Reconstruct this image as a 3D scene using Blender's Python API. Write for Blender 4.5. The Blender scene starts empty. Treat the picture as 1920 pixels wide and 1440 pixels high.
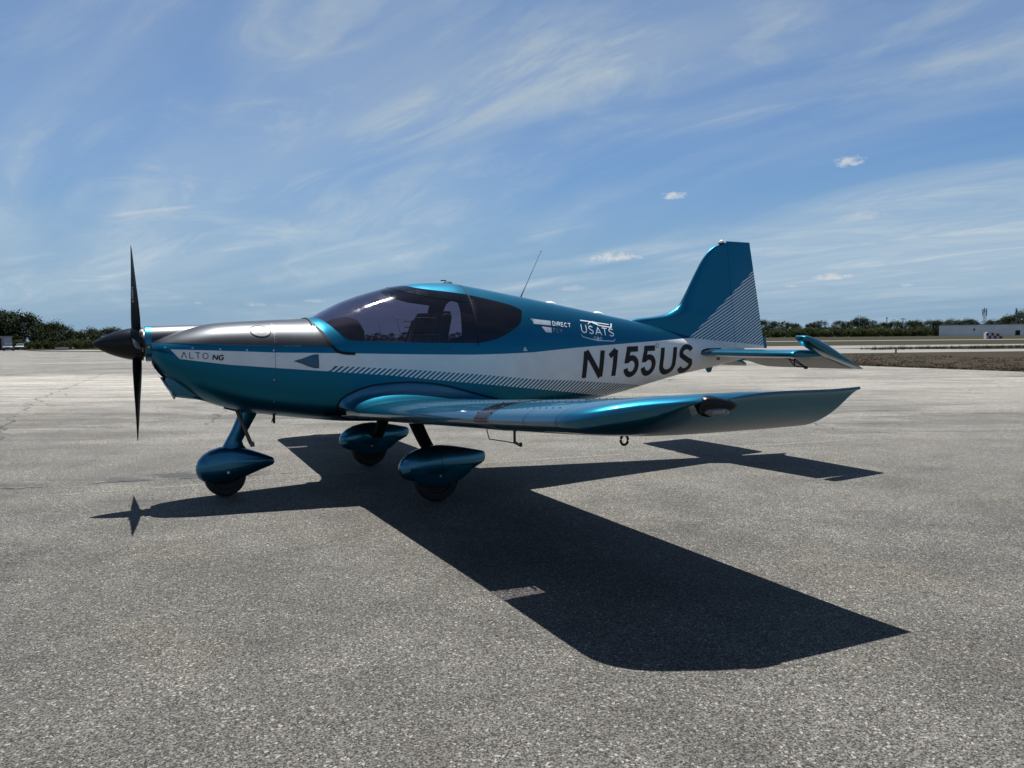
import bpy, bmesh, math, random
from mathutils import Vector, Matrix
R = math.radians
random.seed(7)
scene = bpy.context.scene
col = scene.collection

# ------------------------------------------------------------------ camera
CAM_H = 1.2129
cd = bpy.data.cameras.new('camera'); cam = bpy.data.objects.new('camera', cd); col.objects.link(cam)
cd.sensor_width = 36.0; cd.lens = 1476.86 / 1920 * 36.0
cd.clip_start = 0.05; cd.clip_end = 6000
cam.matrix_world = Matrix.Translation((0, 0, CAM_H)) @ Matrix.Rotation(R(90 - 3.1947), 4, 'X') @ Matrix.Rotation(R(-0.5271), 4, 'Z')
scene.camera = cam

# ------------------------------------------------------------------ sky and sun
SUN_D = Vector((math.cos(R(-71.734)) / math.tan(R(72.605)), math.sin(R(-71.734)) / math.tan(R(72.605)), -1)).normalized()
world = bpy.data.worlds.new('World'); scene.world = world; world.use_nodes = True
SKY_STRENGTH = 0.05
SUN_STRENGTH = 5.0
EXPOSURE = 1.0


class NT:
    """small helper for node trees"""
    def __init__(s, nt): s.nt = nt
    def n(s, typ, **kw):
        node = s.nt.nodes.new(typ)
        for k, v in kw.items():
            if k.startswith('i_'):
                key = k[2:]
                sock = node.inputs[int(key)] if key.isdigit() else node.inputs[key.replace('__', ' ')]
                s.set(sock, v)
            else:
                setattr(node, k, v)
        return node
    def set(s, sock, v):
        if isinstance(v, bpy.types.NodeSocket): s.nt.links.new(v, sock)
        elif isinstance(v, bpy.types.Node): s.nt.links.new(v.outputs[0], sock)
        else: sock.default_value = v
    def m(s, op, a, b=0.0, c=0.0, clamp=False):
        node = s.n('ShaderNodeMath', operation=op, use_clamp=clamp)
        s.set(node.inputs[0], a); s.set(node.inputs[1], b); s.set(node.inputs[2], c)
        return node.outputs[0]
    def v(s, op, a, b=(0, 0, 0)):
        node = s.n('ShaderNodeVectorMath', operation=op)
        s.set(node.inputs[0], a)
        if op == 'SCALE': s.set(node.inputs['Scale'], b)
        else: s.set(node.inputs[1], b)
        return node.outputs[0]
    def ramp(s, val, a, b, lo=0.0, hi=1.0, smooth=True):
        node = s.n('ShaderNodeMapRange', interpolation_type='SMOOTHSTEP' if smooth else 'LINEAR', clamp=True) if smooth else s.n('ShaderNodeMapRange', clamp=True)
        s.set(node.inputs['Value'], val)
        node.inputs['From Min'].default_value = a; node.inputs['From Max'].default_value = b
        node.inputs['To Min'].default_value = lo; node.inputs['To Max'].default_value = hi
        return node.outputs[0]
    def mix(s, fac, a, b, blend='MIX'):
        node = s.n('ShaderNodeMix', data_type='RGBA', blend_type=blend)
        s.set(node.inputs[0], fac)
        for sock, v in ((node.inputs[6], a), (node.inputs[7], b)):
            if isinstance(v, tuple) and len(v) == 3: v = v + (1,)
            s.set(sock, v)
        return node.outputs[2]
    def noise(s, vec, scale, detail=4.0, rough=0.5, dist=0.0):
        node = s.n('ShaderNodeTexNoise')
        s.set(node.inputs['Vector'], vec)
        node.inputs['Scale'].default_value = scale; node.inputs['Detail'].default_value = detail
        node.inputs['Roughness'].default_value = rough; node.inputs['Distortion'].default_value = dist
        return node.outputs[0]
    def xyz(s, vec):
        node = s.n('ShaderNodeSeparateXYZ'); s.set(node.inputs[0], vec); return node.outputs
    def comb(s, x, y, z):
        node = s.n('ShaderNodeCombineXYZ')
        for i, v in enumerate((x, y, z)): s.set(node.inputs[i], v)
        return node.outputs[0]


def build_world():
    nt = world.node_tree; nt.nodes.clear(); T = NT(nt)
    sky = T.n('ShaderNodeTexSky', sky_type='NISHITA', sun_disc=False)
    sky.sun_elevation = R(72.605); sky.sun_rotation = math.atan2(-SUN_D.x, -SUN_D.y)
    sky.altitude = 0; sky.air_density = 1.0; sky.dust_density = 0.35; sky.ozone_density = 1.6
    d = T.n('ShaderNodeTexCoord').outputs['Generated']
    x, y, z = T.xyz(d)
    zc = T.m('ADD', T.m('MAXIMUM', z, 0.0), 0.09)
    px, py = T.m('DIVIDE', x, zc), T.m('DIVIDE', y, zc)
    ca, sa = math.cos(R(-40)), math.sin(R(-40))       # the cirrus bands run parallel to this heading
    al = T.m('ADD', T.m('MULTIPLY', px, sa), T.m('MULTIPLY', py, ca))
    ac = T.m('SUBTRACT', T.m('MULTIPLY', px, ca), T.m('MULTIPLY', py, sa))
    p1 = T.comb(T.m('MULTIPLY', al, 0.42), ac, 31.2)
    p2 = T.comb(T.m('MULTIPLY', al, 0.10), T.m('MULTIPLY', ac, 1.0), 12.6)
    p3 = T.comb(al, ac, 6.6)
    soft = T.ramp(T.noise(p1, 0.62, 4, 0.55, 0.9), 0.36, 0.66)
    streak = T.ramp(T.noise(p2, 1.7, 5, 0.52, 0.35), 0.42, 0.72)
    gate = T.ramp(T.noise(p3, 0.45, 1, 0.5, 0.2), 0.35, 0.65)
    wisp = T.ramp(T.noise(T.comb(T.m('MULTIPLY', al, 0.45), ac, 17.3), 2.0, 5, 0.66, 1.5), 0.43, 0.72)
    fac = T.m('ADD', T.m('ADD', 0.03, T.m('MULTIPLY', soft, 0.40)), T.m('MULTIPLY', T.m('MULTIPLY', streak, gate), 0.24))
    fac = T.m('ADD', fac, T.m('MULTIPLY', T.m('MULTIPLY', wisp, soft), 0.46), clamp=True)
    fac = T.m('MULTIPLY', fac, T.ramp(z, 0.0, 0.09, 0.35, 1.0))
    # the Nishita blue is a little violet: pull it towards the photograph's blue
    base = T.mix(1.0, sky.outputs[0], (0.46, 0.70, 0.96), 'MULTIPLY')
    base = T.mix(T.ramp(z, -.02, .30, .92, 0.0), base, (2.5, 3.85, 5.45))      # humid air towards the horizon
    lum = T.n('ShaderNodeRGBToBW', i_0=base).outputs[0]
    cl = T.v('SCALE', (0.82, 1.0, 1.15), T.m('ADD', T.m('MULTIPLY', lum, 0.6), 3.7))
    c = T.mix(fac, base, cl)
    # small fair-weather cumulus and one short contrail, at their own bearings
    az = T.m('ARCTAN2', x, y); el = T.m('ARCSINE', z)
    wob = T.noise(T.comb(T.m('MULTIPLY', az, 1.0), T.m('MULTIPLY', el, 1.6), 0.0), 95, 3, 0.6)
    def bearing(u, v):
        q = cam.matrix_world.to_3x3() @ Vector(((u - 960) / 1476.86, -(v - 720) / 1476.86, -1)); q.normalize()
        return math.atan2(q.x, q.y), math.asin(q.z)
    cum = None
    for u, v, ru, rv, k in ((1151, 484, 58, 13, .9), (1262, 368, 30, 11, 1.0), (1593, 304, 32, 14, .75), (1560, 520, 44, 9, .85), (1075, 541, 38, 10, .35),
                            (1618, 408, 60, 14, .30), (1485, 537, 20, 5, .4), (1700, 535, 14, 5, .4), (480, 571, 26, 7, .35), (588, 565, 24, 6, .35), (373, 568, 12, 5, .4), (532, 573, 20, 5, .2)):
        a0, e0 = bearing(u, v)
        da = T.m('DIVIDE', T.m('SUBTRACT', az, a0), ru * .85 / 1476.86); de = T.m('DIVIDE', T.m('SUBTRACT', el, e0), rv * .88 / 1476.86)
        de = T.m('MULTIPLY', de, T.ramp(de, -0.2, 0.2, 1.7, 1.0))     # flatter underside
        q = T.m('SUBTRACT', 1.0, T.m('ADD', T.m('MULTIPLY', da, da), T.m('MULTIPLY', de, de)))
        q = T.m('ADD', q, T.m('MULTIPLY', T.m('SUBTRACT', wob, 0.5), 3.4))
        q = T.m('MULTIPLY', T.ramp(q, -0.05, 1.35), k)
        cum = q if cum is None else T.m('MAXIMUM', cum, q)
    a0, e0 = bearing(190, 407); a1, e1 = bearing(377, 386)
    t = T.m('DIVIDE', T.m('SUBTRACT', az, a0), a1 - a0)
    ee = T.m('ADD', e0, T.m('ADD', T.m('MULTIPLY', t, e1 - e0), T.m('MULTIPLY', T.m('MULTIPLY', t, T.m('SUBTRACT', 1.0, t)), 0.004)))
    dl = T.m('ABSOLUTE', T.m('SUBTRACT', el, ee))
    con = T.m('MULTIPLY', T.ramp(dl, 0.0, 0.0032, 1, 0), T.m('MULTIPLY', T.ramp(t, 0, 0.25), T.ramp(t, 0.75, 1.02, 1, 0)))
    cum = T.m('MAXIMUM', cum, T.m('MULTIPLY', con, 0.38))
    c = T.mix(cum, c, T.v('SCALE', (.98, 1.0, 1.03), 6.7))
    bg = T.n('ShaderNodeBackground', i_Color=c, i_Strength=SKY_STRENGTH)
    nt.links.new(bg.outputs[0], T.n('ShaderNodeOutputWorld').inputs[0])


build_world()
world.cycles.sampling_method = 'NONE'
sd = bpy.data.lights.new('sun', 'SUN'); sd.energy = SUN_STRENGTH; sd.angle = R(0.5); sd.color = (1.0, 0.965, 0.91)
sun = bpy.data.objects.new('sun', sd); col.objects.link(sun); sun.location = (0, 0, 60)
sun.rotation_euler = SUN_D.to_track_quat('-Z', 'Y').to_euler()
vs = scene.view_settings
scene.display_settings.display_device = 'sRGB'
vs.view_transform = 'Standard'; vs.look = 'None'; vs.exposure = EXPOSURE; vs.gamma = 1.0; vs.use_curve_mapping = False
scene.cycles.max_bounces = 7; scene.cycles.diffuse_bounces = 3; scene.cycles.glossy_bounces = 3; scene.cycles.transparent_max_bounces = 16

# ------------------------------------------------------------------ materials
MAT = {}


def principled(name, base=(.5, .5, .5), metal=0.0, rough=.5, coat=0.0, coat_rough=.03, spec=.5, fn=None):
    m = bpy.data.materials.new(name); m.use_nodes = True
    T = NT(m.node_tree); b = m.node_tree.nodes['Principled BSDF']
    b.inputs['Base Color'].default_value = tuple(base) + (1,)
    b.inputs['Metallic'].default_value = metal; b.inputs['Roughness'].default_value = rough
    b.inputs['Coat Weight'].default_value = coat; b.inputs['Coat Roughness'].default_value = coat_rough
    b.inputs['Specular IOR Level'].default_value = spec
    if fn: fn(T, b)
    MAT[name] = m
    return m


def objco(T): return T.n('ShaderNodeTexCoord').outputs['Object']


def bump(T, b, h, strength, dist):
    n = T.n('ShaderNodeBump', i_Height=h, i_Strength=strength, i_Distance=dist)
    T.set(b.inputs['Normal'], n.outputs[0])


TEAL = (0.0002, 0.113, 0.192)
WHITE = (0.70, 0.71, 0.72)


def dusty_rough(T, b, lo, hi, scale=9):
    T.set(b.inputs['Roughness'], T.ramp(T.noise(objco(T), scale, 5, .6), .35, .7, lo, hi))


def teal_fn(T, b):
    co = objco(T)
    f = T.noise(co, 900, 2, .5)                      # metallic flake
    T.set(b.inputs['Base Color'], T.mix(T.ramp(f, .35, .65), (TEAL[0], TEAL[1] * .85, TEAL[2] * .85), (TEAL[0] * 1.3, TEAL[1] * 1.15, TEAL[2] * 1.15)))
    T.set(b.inputs['Coat Roughness'], T.ramp(T.noise(co, 7, 5, .6), .35, .7, .008, .05))
principled('teal_paint', TEAL, .92, .34, .9, fn=teal_fn)
principled('teal_plain', TEAL, .9, .4, .5)


def gun_fn(T, b):
    dusty_rough(T, b, .40, .44, 5)
principled('gunmetal', (.048, .052, .059), 1.0, .30, 0.0, fn=gun_fn)
principled('black_gloss', (.003, .0035, .005), 0, .26, .08, .05, .25)
principled('black_glass', (.0015, .002, .004), 0, .10, .0, .03, .35, fn=lambda T, b: dusty_rough(T, b, .06, .16))
principled('rubber', (.006, .006, .007), 0, .7, spec=.3)
principled('tyre', (.006, .006, .006), 0, .75, fn=lambda T, b: bump(T, b, T.noise(objco(T), 160, 3), .3, .004))
principled('white_plastic', (.72, .72, .71), 0, .4)
principled('steel', (.45, .45, .46), 1, .32)
principled('dark_steel', (.10, .09, .085), 1, .45)
principled('interior', (.004, .004, .0055), 0, .8, fn=lambda T, b: bump(T, b, T.noise(objco(T), 300, 2), .3, .002))
principled('seat_leather', (.006, .006, .007), 0, .7, fn=lambda T, b: bump(T, b, T.noise(objco(T), 120, 3), .25, .003))
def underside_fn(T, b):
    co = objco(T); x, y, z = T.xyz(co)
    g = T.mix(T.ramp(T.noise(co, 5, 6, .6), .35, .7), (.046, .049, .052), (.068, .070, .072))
    f = T.ramp(T.m('ABSOLUTE', y), 3.76, 4.0)        # fades to teal towards the tip
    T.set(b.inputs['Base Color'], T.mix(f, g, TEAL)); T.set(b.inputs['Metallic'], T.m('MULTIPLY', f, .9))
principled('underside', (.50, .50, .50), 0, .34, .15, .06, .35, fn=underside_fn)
principled('decal_dark', (.004, .005, .008), 0, .45, 0, spec=.3)
principled('decal_teal', (.004, .07, .125), .3, .4, .5)
principled('decal_white', (.62, .66, .69), 0, .35, .3)
principled('decal_lavender', (.50, .48, .56), 0, .35, .3)
principled('decal_dim', (.13, .21, .26), 0, .35, .3)
principled('decal_faint', (.004, .045, .075), .3, .45, .5)
principled('lamp_bay_grey', (.10, .10, .105), 0, .6)
principled('lens_grey', (.10, .10, .115), .0, .12, .6, .03)


def clear_fn(T, b):
    b.inputs['Transmission Weight'].default_value = .75; b.inputs['IOR'].default_value = 1.3
principled('clear_lens', (.42, .43, .44), 0, .06, .5, fn=clear_fn)


def canopy_mat():
    m = bpy.data.materials.new('canopy_tint'); m.use_nodes = True
    nt = m.node_tree; nt.nodes.clear(); T = NT(nt)
    tr = T.n('ShaderNodeBsdfTransparent', i_Color=(.40, .365, .455, 1))
    gl = T.n('ShaderNodeBsdfGlossy', i_Color=(.9, .88, .95, 1), i_Roughness=.045)
    # faint scuffs and dust spread the highlight
    T.set(gl.inputs['Roughness'], T.ramp(T.noise(objco(T), 6, 6, .65), .35, .75, .03, .13))
    ge = T.n('ShaderNodeNewGeometry'); dn = T.n('ShaderNodeVectorMath', operation='DOT_PRODUCT'); T.set(dn.inputs[0], ge.outputs['Normal']); T.set(dn.inputs[1], ge.outputs['Incoming'])
    fr = T.m('ADD', .04, T.m('MULTIPLY', .90, T.m('POWER', T.m('SUBTRACT', 1.0, T.m('ABSOLUTE', dn.outputs['Value'])), 5.0)))
    di = T.n('ShaderNodeBsdfDiffuse', i_Color=(.10, .095, .12, 1))
    a = T.n('ShaderNodeMixShader', i_0=.025, i_1=tr, i_2=di)
    s = T.n('ShaderNodeMixShader', i_0=fr, i_1=a, i_2=gl)
    nt.links.new(s.outputs[0], T.n('ShaderNodeOutputMaterial').inputs[0]); MAT['canopy_tint'] = m


canopy_mat()
MAT['lens_tint'] = MAT['canopy_tint'].copy(); MAT['lens_tint'].name = 'lens_tint'
for n_ in MAT['lens_tint'].node_tree.nodes:
    if n_.type == 'BSDF_TRANSPARENT': n_.inputs[0].default_value = (.80, .79, .82, 1)
    if n_.type == 'MIX_SHADER' and not n_.inputs[0].is_linked: n_.inputs[0].default_value = .07


def simple_noise_fn(c1, c2, scale, lo=.35, hi=.65):
    def fn(T, b): T.set(b.inputs['Base Color'], T.mix(T.ramp(T.noise(objco(T), scale, 5, .6), lo, hi), c1, c2))
    return fn


# ------------------------------------------------------------------ mesh helpers
class MB:
    def __init__(s): s.v = []; s.f = []; s.mi = []
    def add(s, verts, faces, mi=0):
        o = len(s.v); s.v += [tuple(p) for p in verts]
        for f in faces: s.f.append(tuple(o + i for i in f)); s.mi.append(mi)
        return o
    def grid(s, rows, mi=0, closed=False, flip=False):
        """rows: list of equally long lists of points"""
        n = len(rows[0]); vs = [p for r in rows for p in r]; fs = []
        for i in range(len(rows) - 1):
            for j in range(n if closed else n - 1):
                k = (j + 1) % n
                f = (i * n + j, i * n + k, (i + 1) * n + k, (i + 1) * n + j)
                fs.append(f[::-1] if flip else f)
        return s.add(vs, fs, mi)
    def box(s, c, d, rot=None, mi=0):
        vs = []
        for sx in (-.5, .5):
            for sy in (-.5, .5):
                for sz in (-.5, .5):
                    p = Vector((d[0] * sx, d[1] * sy, d[2] * sz))
                    if rot: p = rot @ p
                    vs.append(p + Vector(c))
        s.add(vs, [(0, 1, 3, 2), (4, 6, 7, 5), (0, 4, 5, 1), (2, 3, 7, 6), (0, 2, 6, 4), (1, 5, 7, 3)], mi)
    def tube(s, pts, r, n=8, mi=0, cap=True):
        pts = [Vector(p) for p in pts]; rows = []
        up = Vector((0, 0, 1))
        for i, p in enumerate(pts):
            t = (pts[min(i + 1, len(pts) - 1)] - pts[max(i - 1, 0)]).normalized()
            a = t.cross(up)
            if a.length < 1e-3: a = t.cross(Vector((1, 0, 0)))
            a.normalize(); b = t.cross(a)
            rr = r[i] if isinstance(r, (list, tuple)) else r
            rows.append([p + (a * math.cos(2 * math.pi * k / n) + b * math.sin(2 * math.pi * k / n)) * rr for k in range(n)])
        o = s.grid(rows, mi, closed=True)
        if cap:
            s.f.append(tuple(o + k for k in range(n))); s.mi.append(mi)
            q = o + (len(rows) - 1) * n; s.f.append(tuple(q + k for k in reversed(range(n)))); s.mi.append(mi)
    def lathe(s, prof, axis_pt, n=32, axis='X', mi=0):
        rows = []
        for a, r in prof:
            row = []
            for k in range(n):
                t = 2 * math.pi * k / n; c, d = r * math.cos(t), r * math.sin(t)
                p = {'X': (a, c, d), 'Y': (c, a, d), 'Z': (c, d, a)}[axis]
                row.append((p[0] + axis_pt[0], p[1] + axis_pt[1], p[2] + axis_pt[2]))
            rows.append(row)
        s.grid(rows, mi, closed=True)
    def mesh(s, name, mats, smooth=35):
        me = bpy.data.meshes.new(name); me.from_pydata(s.v, [], s.f)
        if not isinstance(mats, (list, tuple)): mats = [mats]
        for m in mats: me.materials.append(MAT[m] if isinstance(m, str) else m)
        me.polygons.foreach_set('material_index', s.mi)
        bm = bmesh.new(); bm.from_mesh(me); bmesh.ops.remove_doubles(bm, verts=bm.verts, dist=1e-5)
        bmesh.ops.dissolve_degenerate(bm, edges=bm.edges, dist=1e-6)
        bmesh.ops.recalc_face_normals(bm, faces=bm.faces); bm.to_mesh(me); bm.free()
        if smooth:
            me.polygons.foreach_set('use_smooth', [True] * len(me.polygons)); me.set_sharp_from_angle(angle=R(smooth))
        me.update(); return me
    def build(s, name, mats, parent=None, smooth=35):
        return link(name, s.mesh(name, mats, smooth), parent)


def link(name, data, parent=None):
    o = bpy.data.objects.new(name, data); col.objects.link(o)
    if parent: o.parent = parent
    return o


def tag(o, label=None, cat=None, group=None, kind=None):
    if label: o['label'] = label
    if cat: o['category'] = cat
    if group: o['group'] = group
    if kind: o['kind'] = kind
    return o


def copy_tree(o, parent=None):
    c = o.copy(); col.objects.link(c); c.parent = parent
    for ch in o.children: copy_tree(ch, c)
    return c


#SURF-BEGIN
def pchip(pts):
    xs = [p[0] for p in pts]; ys = [p[1] for p in pts]; n = len(xs)
    h = [xs[i + 1] - xs[i] for i in range(n - 1)]; d = [(ys[i + 1] - ys[i]) / h[i] for i in range(n - 1)]
    m = [d[0]] + [0.0] * (n - 2) + [d[-1]]
    for i in range(1, n - 1):
        if d[i - 1] * d[i] > 0:
            w1, w2 = 2 * h[i] + h[i - 1], h[i] + 2 * h[i - 1]
            m[i] = (w1 + w2) / (w1 / d[i - 1] + w2 / d[i])
    def f(x):
        if x <= xs[0]: return ys[0]
        if x >= xs[-1]: return ys[-1]
        lo, hi = 0, n - 1
        while hi - lo > 1:
            k = (lo + hi) // 2
            if xs[k] <= x: lo = k
            else: hi = k
        t = (x - xs[lo]) / h[lo]
        return ((1 + 2 * t) * (1 - t) ** 2) * ys[lo] + t * (1 - t) ** 2 * h[lo] * m[lo] + t * t * (3 - 2 * t) * ys[hi] + t * t * (t - 1) * h[lo] * m[hi]
    return f


def lin(pts):
    def f(x):
        if x <= pts[0][0]: return pts[0][1]
        for (a, b), (c, d) in zip(pts, pts[1:]):
            if x <= c: return b + (d - b) * (x - a) / (c - a)
        return pts[-1][1]
    return f


F_W = pchip([(.10, .20), (.16, .265), (.25, .31), (.40, .355), (.60, .385), (.83, .42), (1.08, .465), (1.27, .50), (1.49, .54), (1.8, .56), (2.2, .565), (2.6, .56), (3.0, .53), (3.5, .43), (4.0, .335), (4.5, .25), (5.0, .165), (5.4, .10), (5.85, .03)])
F_ZB = pchip([(.10, 1.05), (.16, .965), (.25, .895), (.40, .79), (.60, .71), (.83, .654), (1.08, .616), (1.27, .59), (1.49, .565), (1.8, .55), (2.2, .545), (2.6, .55), (3.0, .56), (3.5, .585), (4.0, .652), (4.23, .692), (4.5, .748), (5.0, .848), (5.4, .908), (5.85, .99)])
F_ZW = pchip([(.10, 1.15), (.25, 1.10), (.60, 1.05), (.83, 1.02), (1.27, 1.0), (1.8, .95), (2.6, .95), (3.0, .98), (3.5, 1.03), (4.0, 1.07), (4.5, 1.09), (5.0, 1.09), (5.85, 1.065)])
F_ZT = pchip([(.10, 1.225), (.2, 1.27), (.3, 1.305), (.55, 1.362), (.95, 1.387), (1.24, 1.402), (1.30, 1.415), (1.40, 1.468), (1.553, 1.544), (1.78, 1.623), (2.01, 1.681), (2.255, 1.712), (2.45, 1.718), (2.7, 1.686), (3.02, 1.634), (3.21, 1.603), (3.64, 1.529), (4.14, 1.441), (4.31, 1.412), (4.6, 1.36), (5.0, 1.265), (5.4, 1.19), (5.85, 1.13)])
F_NT = pchip([(.10, 2.6), (1.0, 2.7), (1.35, 2.5), (1.8, 2.3), (3.0, 2.3), (4.0, 2.2), (5.85, 2.0)])
F_NB = pchip([(.10, 2.1), (.5, 2.5), (1.2, 3.4), (2.6, 3.6), (3.5, 3.2), (5.0, 2.8), (5.85, 2.2)])


def sec(x, s):
    """point (half-width y, z) on the fuselage skin: s = 0 at the keel, 1 at the top"""
    ph = (s - .5) * math.pi; c, sn = max(0.0, math.cos(ph)), math.sin(ph)
    w, zw = F_W(x), F_ZW(x)
    if sn >= 0:
        n = F_NT(x); return w * c ** (2 / n), zw + (F_ZT(x) - zw) * sn ** (2 / n)
    n = F_NB(x); return w * c ** (2 / n), zw - (zw - F_ZB(x)) * (-sn) ** (2 / n)


def s_of(x, z):
    zw = F_ZW(x)
    if z >= zw:
        t = min(1.0, (z - zw) / max(1e-6, F_ZT(x) - zw)); return .5 + math.asin(t ** (F_NT(x) / 2)) / math.pi
    t = min(1.0, (zw - z) / max(1e-6, zw - F_ZB(x))); return .5 - math.asin(t ** (F_NB(x) / 2)) / math.pi


def y_of(x, z): return sec(x, s_of(x, z))[0]


# boundaries drawn on the skin, as height over station
Z_SPLIT = lin([(.10, 1.2195), (.5, 1.200), (.9, 1.188), (1.28, 1.179), (1.40, 1.168), (2.0, 1.165), (9, 1.165)])
X_TRIM0, X_TRIM1 = 1.235, 1.40
#SURF-END

# ------------------------------------------------------------------ the setting: ground, pavements, field
def asphalt_fn(T, b):
    co = objco(T); x, y, z = T.xyz(co)
    vor = T.n('ShaderNodeTexVoronoi', i_Scale=190.0); T.set(vor.inputs['Vector'], co)
    vr = T.xyz(vor.outputs['Color'])[0]
    vor2 = T.n('ShaderNodeTexVoronoi', i_Scale=130.0); T.set(vor2.inputs['Vector'], co)
    vr2 = T.xyz(vor2.outputs['Color'])[1]
    fine = T.noise(co, 260, 1, .7)
    g = T.m('ADD', T.m('MULTIPLY', T.m('POWER', vr, 1.6), .62), T.m('MULTIPLY', fine, .38))
    c = T.mix(T.ramp(g, .18, .74, 0, 1, False), (.010, .0099, .0093), (.122, .118, .108))
    c = T.mix(T.ramp(vr2, .95, .97, 0, .75), c, (.23, .225, .205))             # pale stones
    c = T.mix(T.ramp(T.xyz(vor.outputs['Color'])[2], .92, .96, 0, .6), c, (.085, .066, .045), 'MIX')  # tan stones
    mid = T.noise(co, 1.3, 4, .62, .3)
    big = T.noise(T.comb(T.m('MULTIPLY', x, .55), y, 0.0), .22, 2, .6, .4)
    # worn bands where traffic has polished the surface: long in x
    band = T.noise(T.comb(T.m('MULTIPLY', T.m('ADD', x, T.m('MULTIPLY', y, -.25)), .05), y, 3.0), .42, 4, .62, .35)
    band2 = T.noise(T.comb(T.m('MULTIPLY', T.m('ADD', x, T.m('MULTIPLY', y, .2)), .09), y, 8.0), 1.5, 4, .65, .5)
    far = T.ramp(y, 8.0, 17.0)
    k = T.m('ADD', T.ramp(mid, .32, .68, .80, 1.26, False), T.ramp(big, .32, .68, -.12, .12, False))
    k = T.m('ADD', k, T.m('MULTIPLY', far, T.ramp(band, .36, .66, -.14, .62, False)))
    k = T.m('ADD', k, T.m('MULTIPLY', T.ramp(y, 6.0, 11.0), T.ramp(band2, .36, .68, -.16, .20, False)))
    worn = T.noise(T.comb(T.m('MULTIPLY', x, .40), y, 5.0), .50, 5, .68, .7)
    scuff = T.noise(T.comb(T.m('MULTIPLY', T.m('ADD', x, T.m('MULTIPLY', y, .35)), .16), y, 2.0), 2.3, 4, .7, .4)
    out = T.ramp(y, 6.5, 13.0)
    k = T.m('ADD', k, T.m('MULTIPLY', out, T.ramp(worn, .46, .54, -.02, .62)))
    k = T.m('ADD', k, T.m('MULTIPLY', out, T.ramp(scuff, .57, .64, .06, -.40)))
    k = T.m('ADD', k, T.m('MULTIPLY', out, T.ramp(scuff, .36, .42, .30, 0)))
    k = T.m('ADD', k, T.m('MULTIPLY', T.ramp(T.m('ADD', y, T.m('MULTIPLY', T.m('SUBTRACT', mid, .5), 5.0)), 3.6, 7.5), .24))     # paler away from the camera: grazing-sun sheen put into the colour
    # an older, paler lane beyond the nose
    edge = T.m('MULTIPLY', T.m('SUBTRACT', T.noise(T.comb(T.m('MULTIPLY', x, .15), y, 1.0), .9, 4, .65), .5), 9.0)
    yy = T.m('ADD', y, edge)
    lane = T.m('MULTIPLY', T.ramp(yy, 15.5, 18.5), T.ramp(yy, 29.5, 31.0, 1, 0))
    lane = T.m('MULTIPLY', lane, T.ramp(T.m('ADD', x, T.m('MULTIPLY', edge, .5)), -6.5, -1.0, 1, .25))
    k = T.m('ADD', k, T.m('MULTIPLY', lane, T.ramp(band2, .40, .60, 2.1, .55, False)))
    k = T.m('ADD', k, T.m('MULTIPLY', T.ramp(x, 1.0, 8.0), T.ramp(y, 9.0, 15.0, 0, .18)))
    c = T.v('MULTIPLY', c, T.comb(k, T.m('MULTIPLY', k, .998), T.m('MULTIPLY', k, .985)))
    # warm staining
    c = T.mix(T.ramp(T.noise(co, .8, 2, .6, .2), .52, .75, 0, .35), c, T.mix(1.0, c, (1.12, 1.02, .84), 'MULTIPLY'))
    # hairline cracks
    wv = T.v('ADD', co, T.v('SCALE', T.n('ShaderNodeTexNoise', i_Vector=co, i_Scale=1.1, i_Detail=3.0).outputs['Color'], .9))
    cr = T.n('ShaderNodeTexVoronoi', feature='DISTANCE_TO_EDGE', i_Scale=.16); T.set(cr.inputs['Vector'], wv)
    crack = T.m('MULTIPLY', T.ramp(cr.outputs['Distance'], .0008, .0030, 1, 0), T.m('MULTIPLY', T.ramp(y, 8.5, 10.0), T.ramp(T.noise(co, .5, 1, .6), .46, .58)))
    # oil drips by the nose
    st = None
    wn = T.noise(co, 3.2, 5, .65)
    for sx, sy, rx, ry, a in ((-3.10, 7.20, .22, .13, 1.), (-3.55, 7.02, .16, .10, .7), (-3.35, 6.92, .20, .07, .9), (-4.4, 6.75, .35, .09, .55), (-2.95, 6.02, .25, .05, .5), (-2.5, 7.32, .24, .10, .55),
                              (3.9, 7.2, .14, .12, .45), (-3.9, 7.0, .3, .05, .45)):
        dx = T.m('DIVIDE', T.m('SUBTRACT', x, sx), rx); dy = T.m('DIVIDE', T.m('SUBTRACT', y, sy), ry)
        q = T.m('SUBTRACT', T.m('ADD', 1.35, T.m('MULTIPLY', T.m('SUBTRACT', wn, .5), 3.2)), T.m('SQRT', T.m('ADD', T.m('MULTIPLY', dx, dx), T.m('MULTIPLY', dy, dy))))
        q = T.m('MULTIPLY', T.ramp(q, -.1, .7), a)
        st = q if st is None else T.m('MAXIMUM', st, q)
    dark = T.m('MAXIMUM', T.m('MULTIPLY', crack, .75), T.m('MULTIPLY', st, .80))
    c = T.mix(dark, c, (.010, .010, .010))
    T.set(b.inputs['Base Color'], c)
    T.set(b.inputs['Roughness'], T.ramp(st, 0, 1, .88, .55))
    hgt = T.m('ADD', T.m('MULTIPLY', vor.outputs['Distance'], -1.0), T.m('MULTIPLY', fine, .5))
    bump(T, b, hgt, .5, .004)
principled('asphalt', (.17, .17, .165), 0, .88, spec=.25, fn=asphalt_fn)


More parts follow.
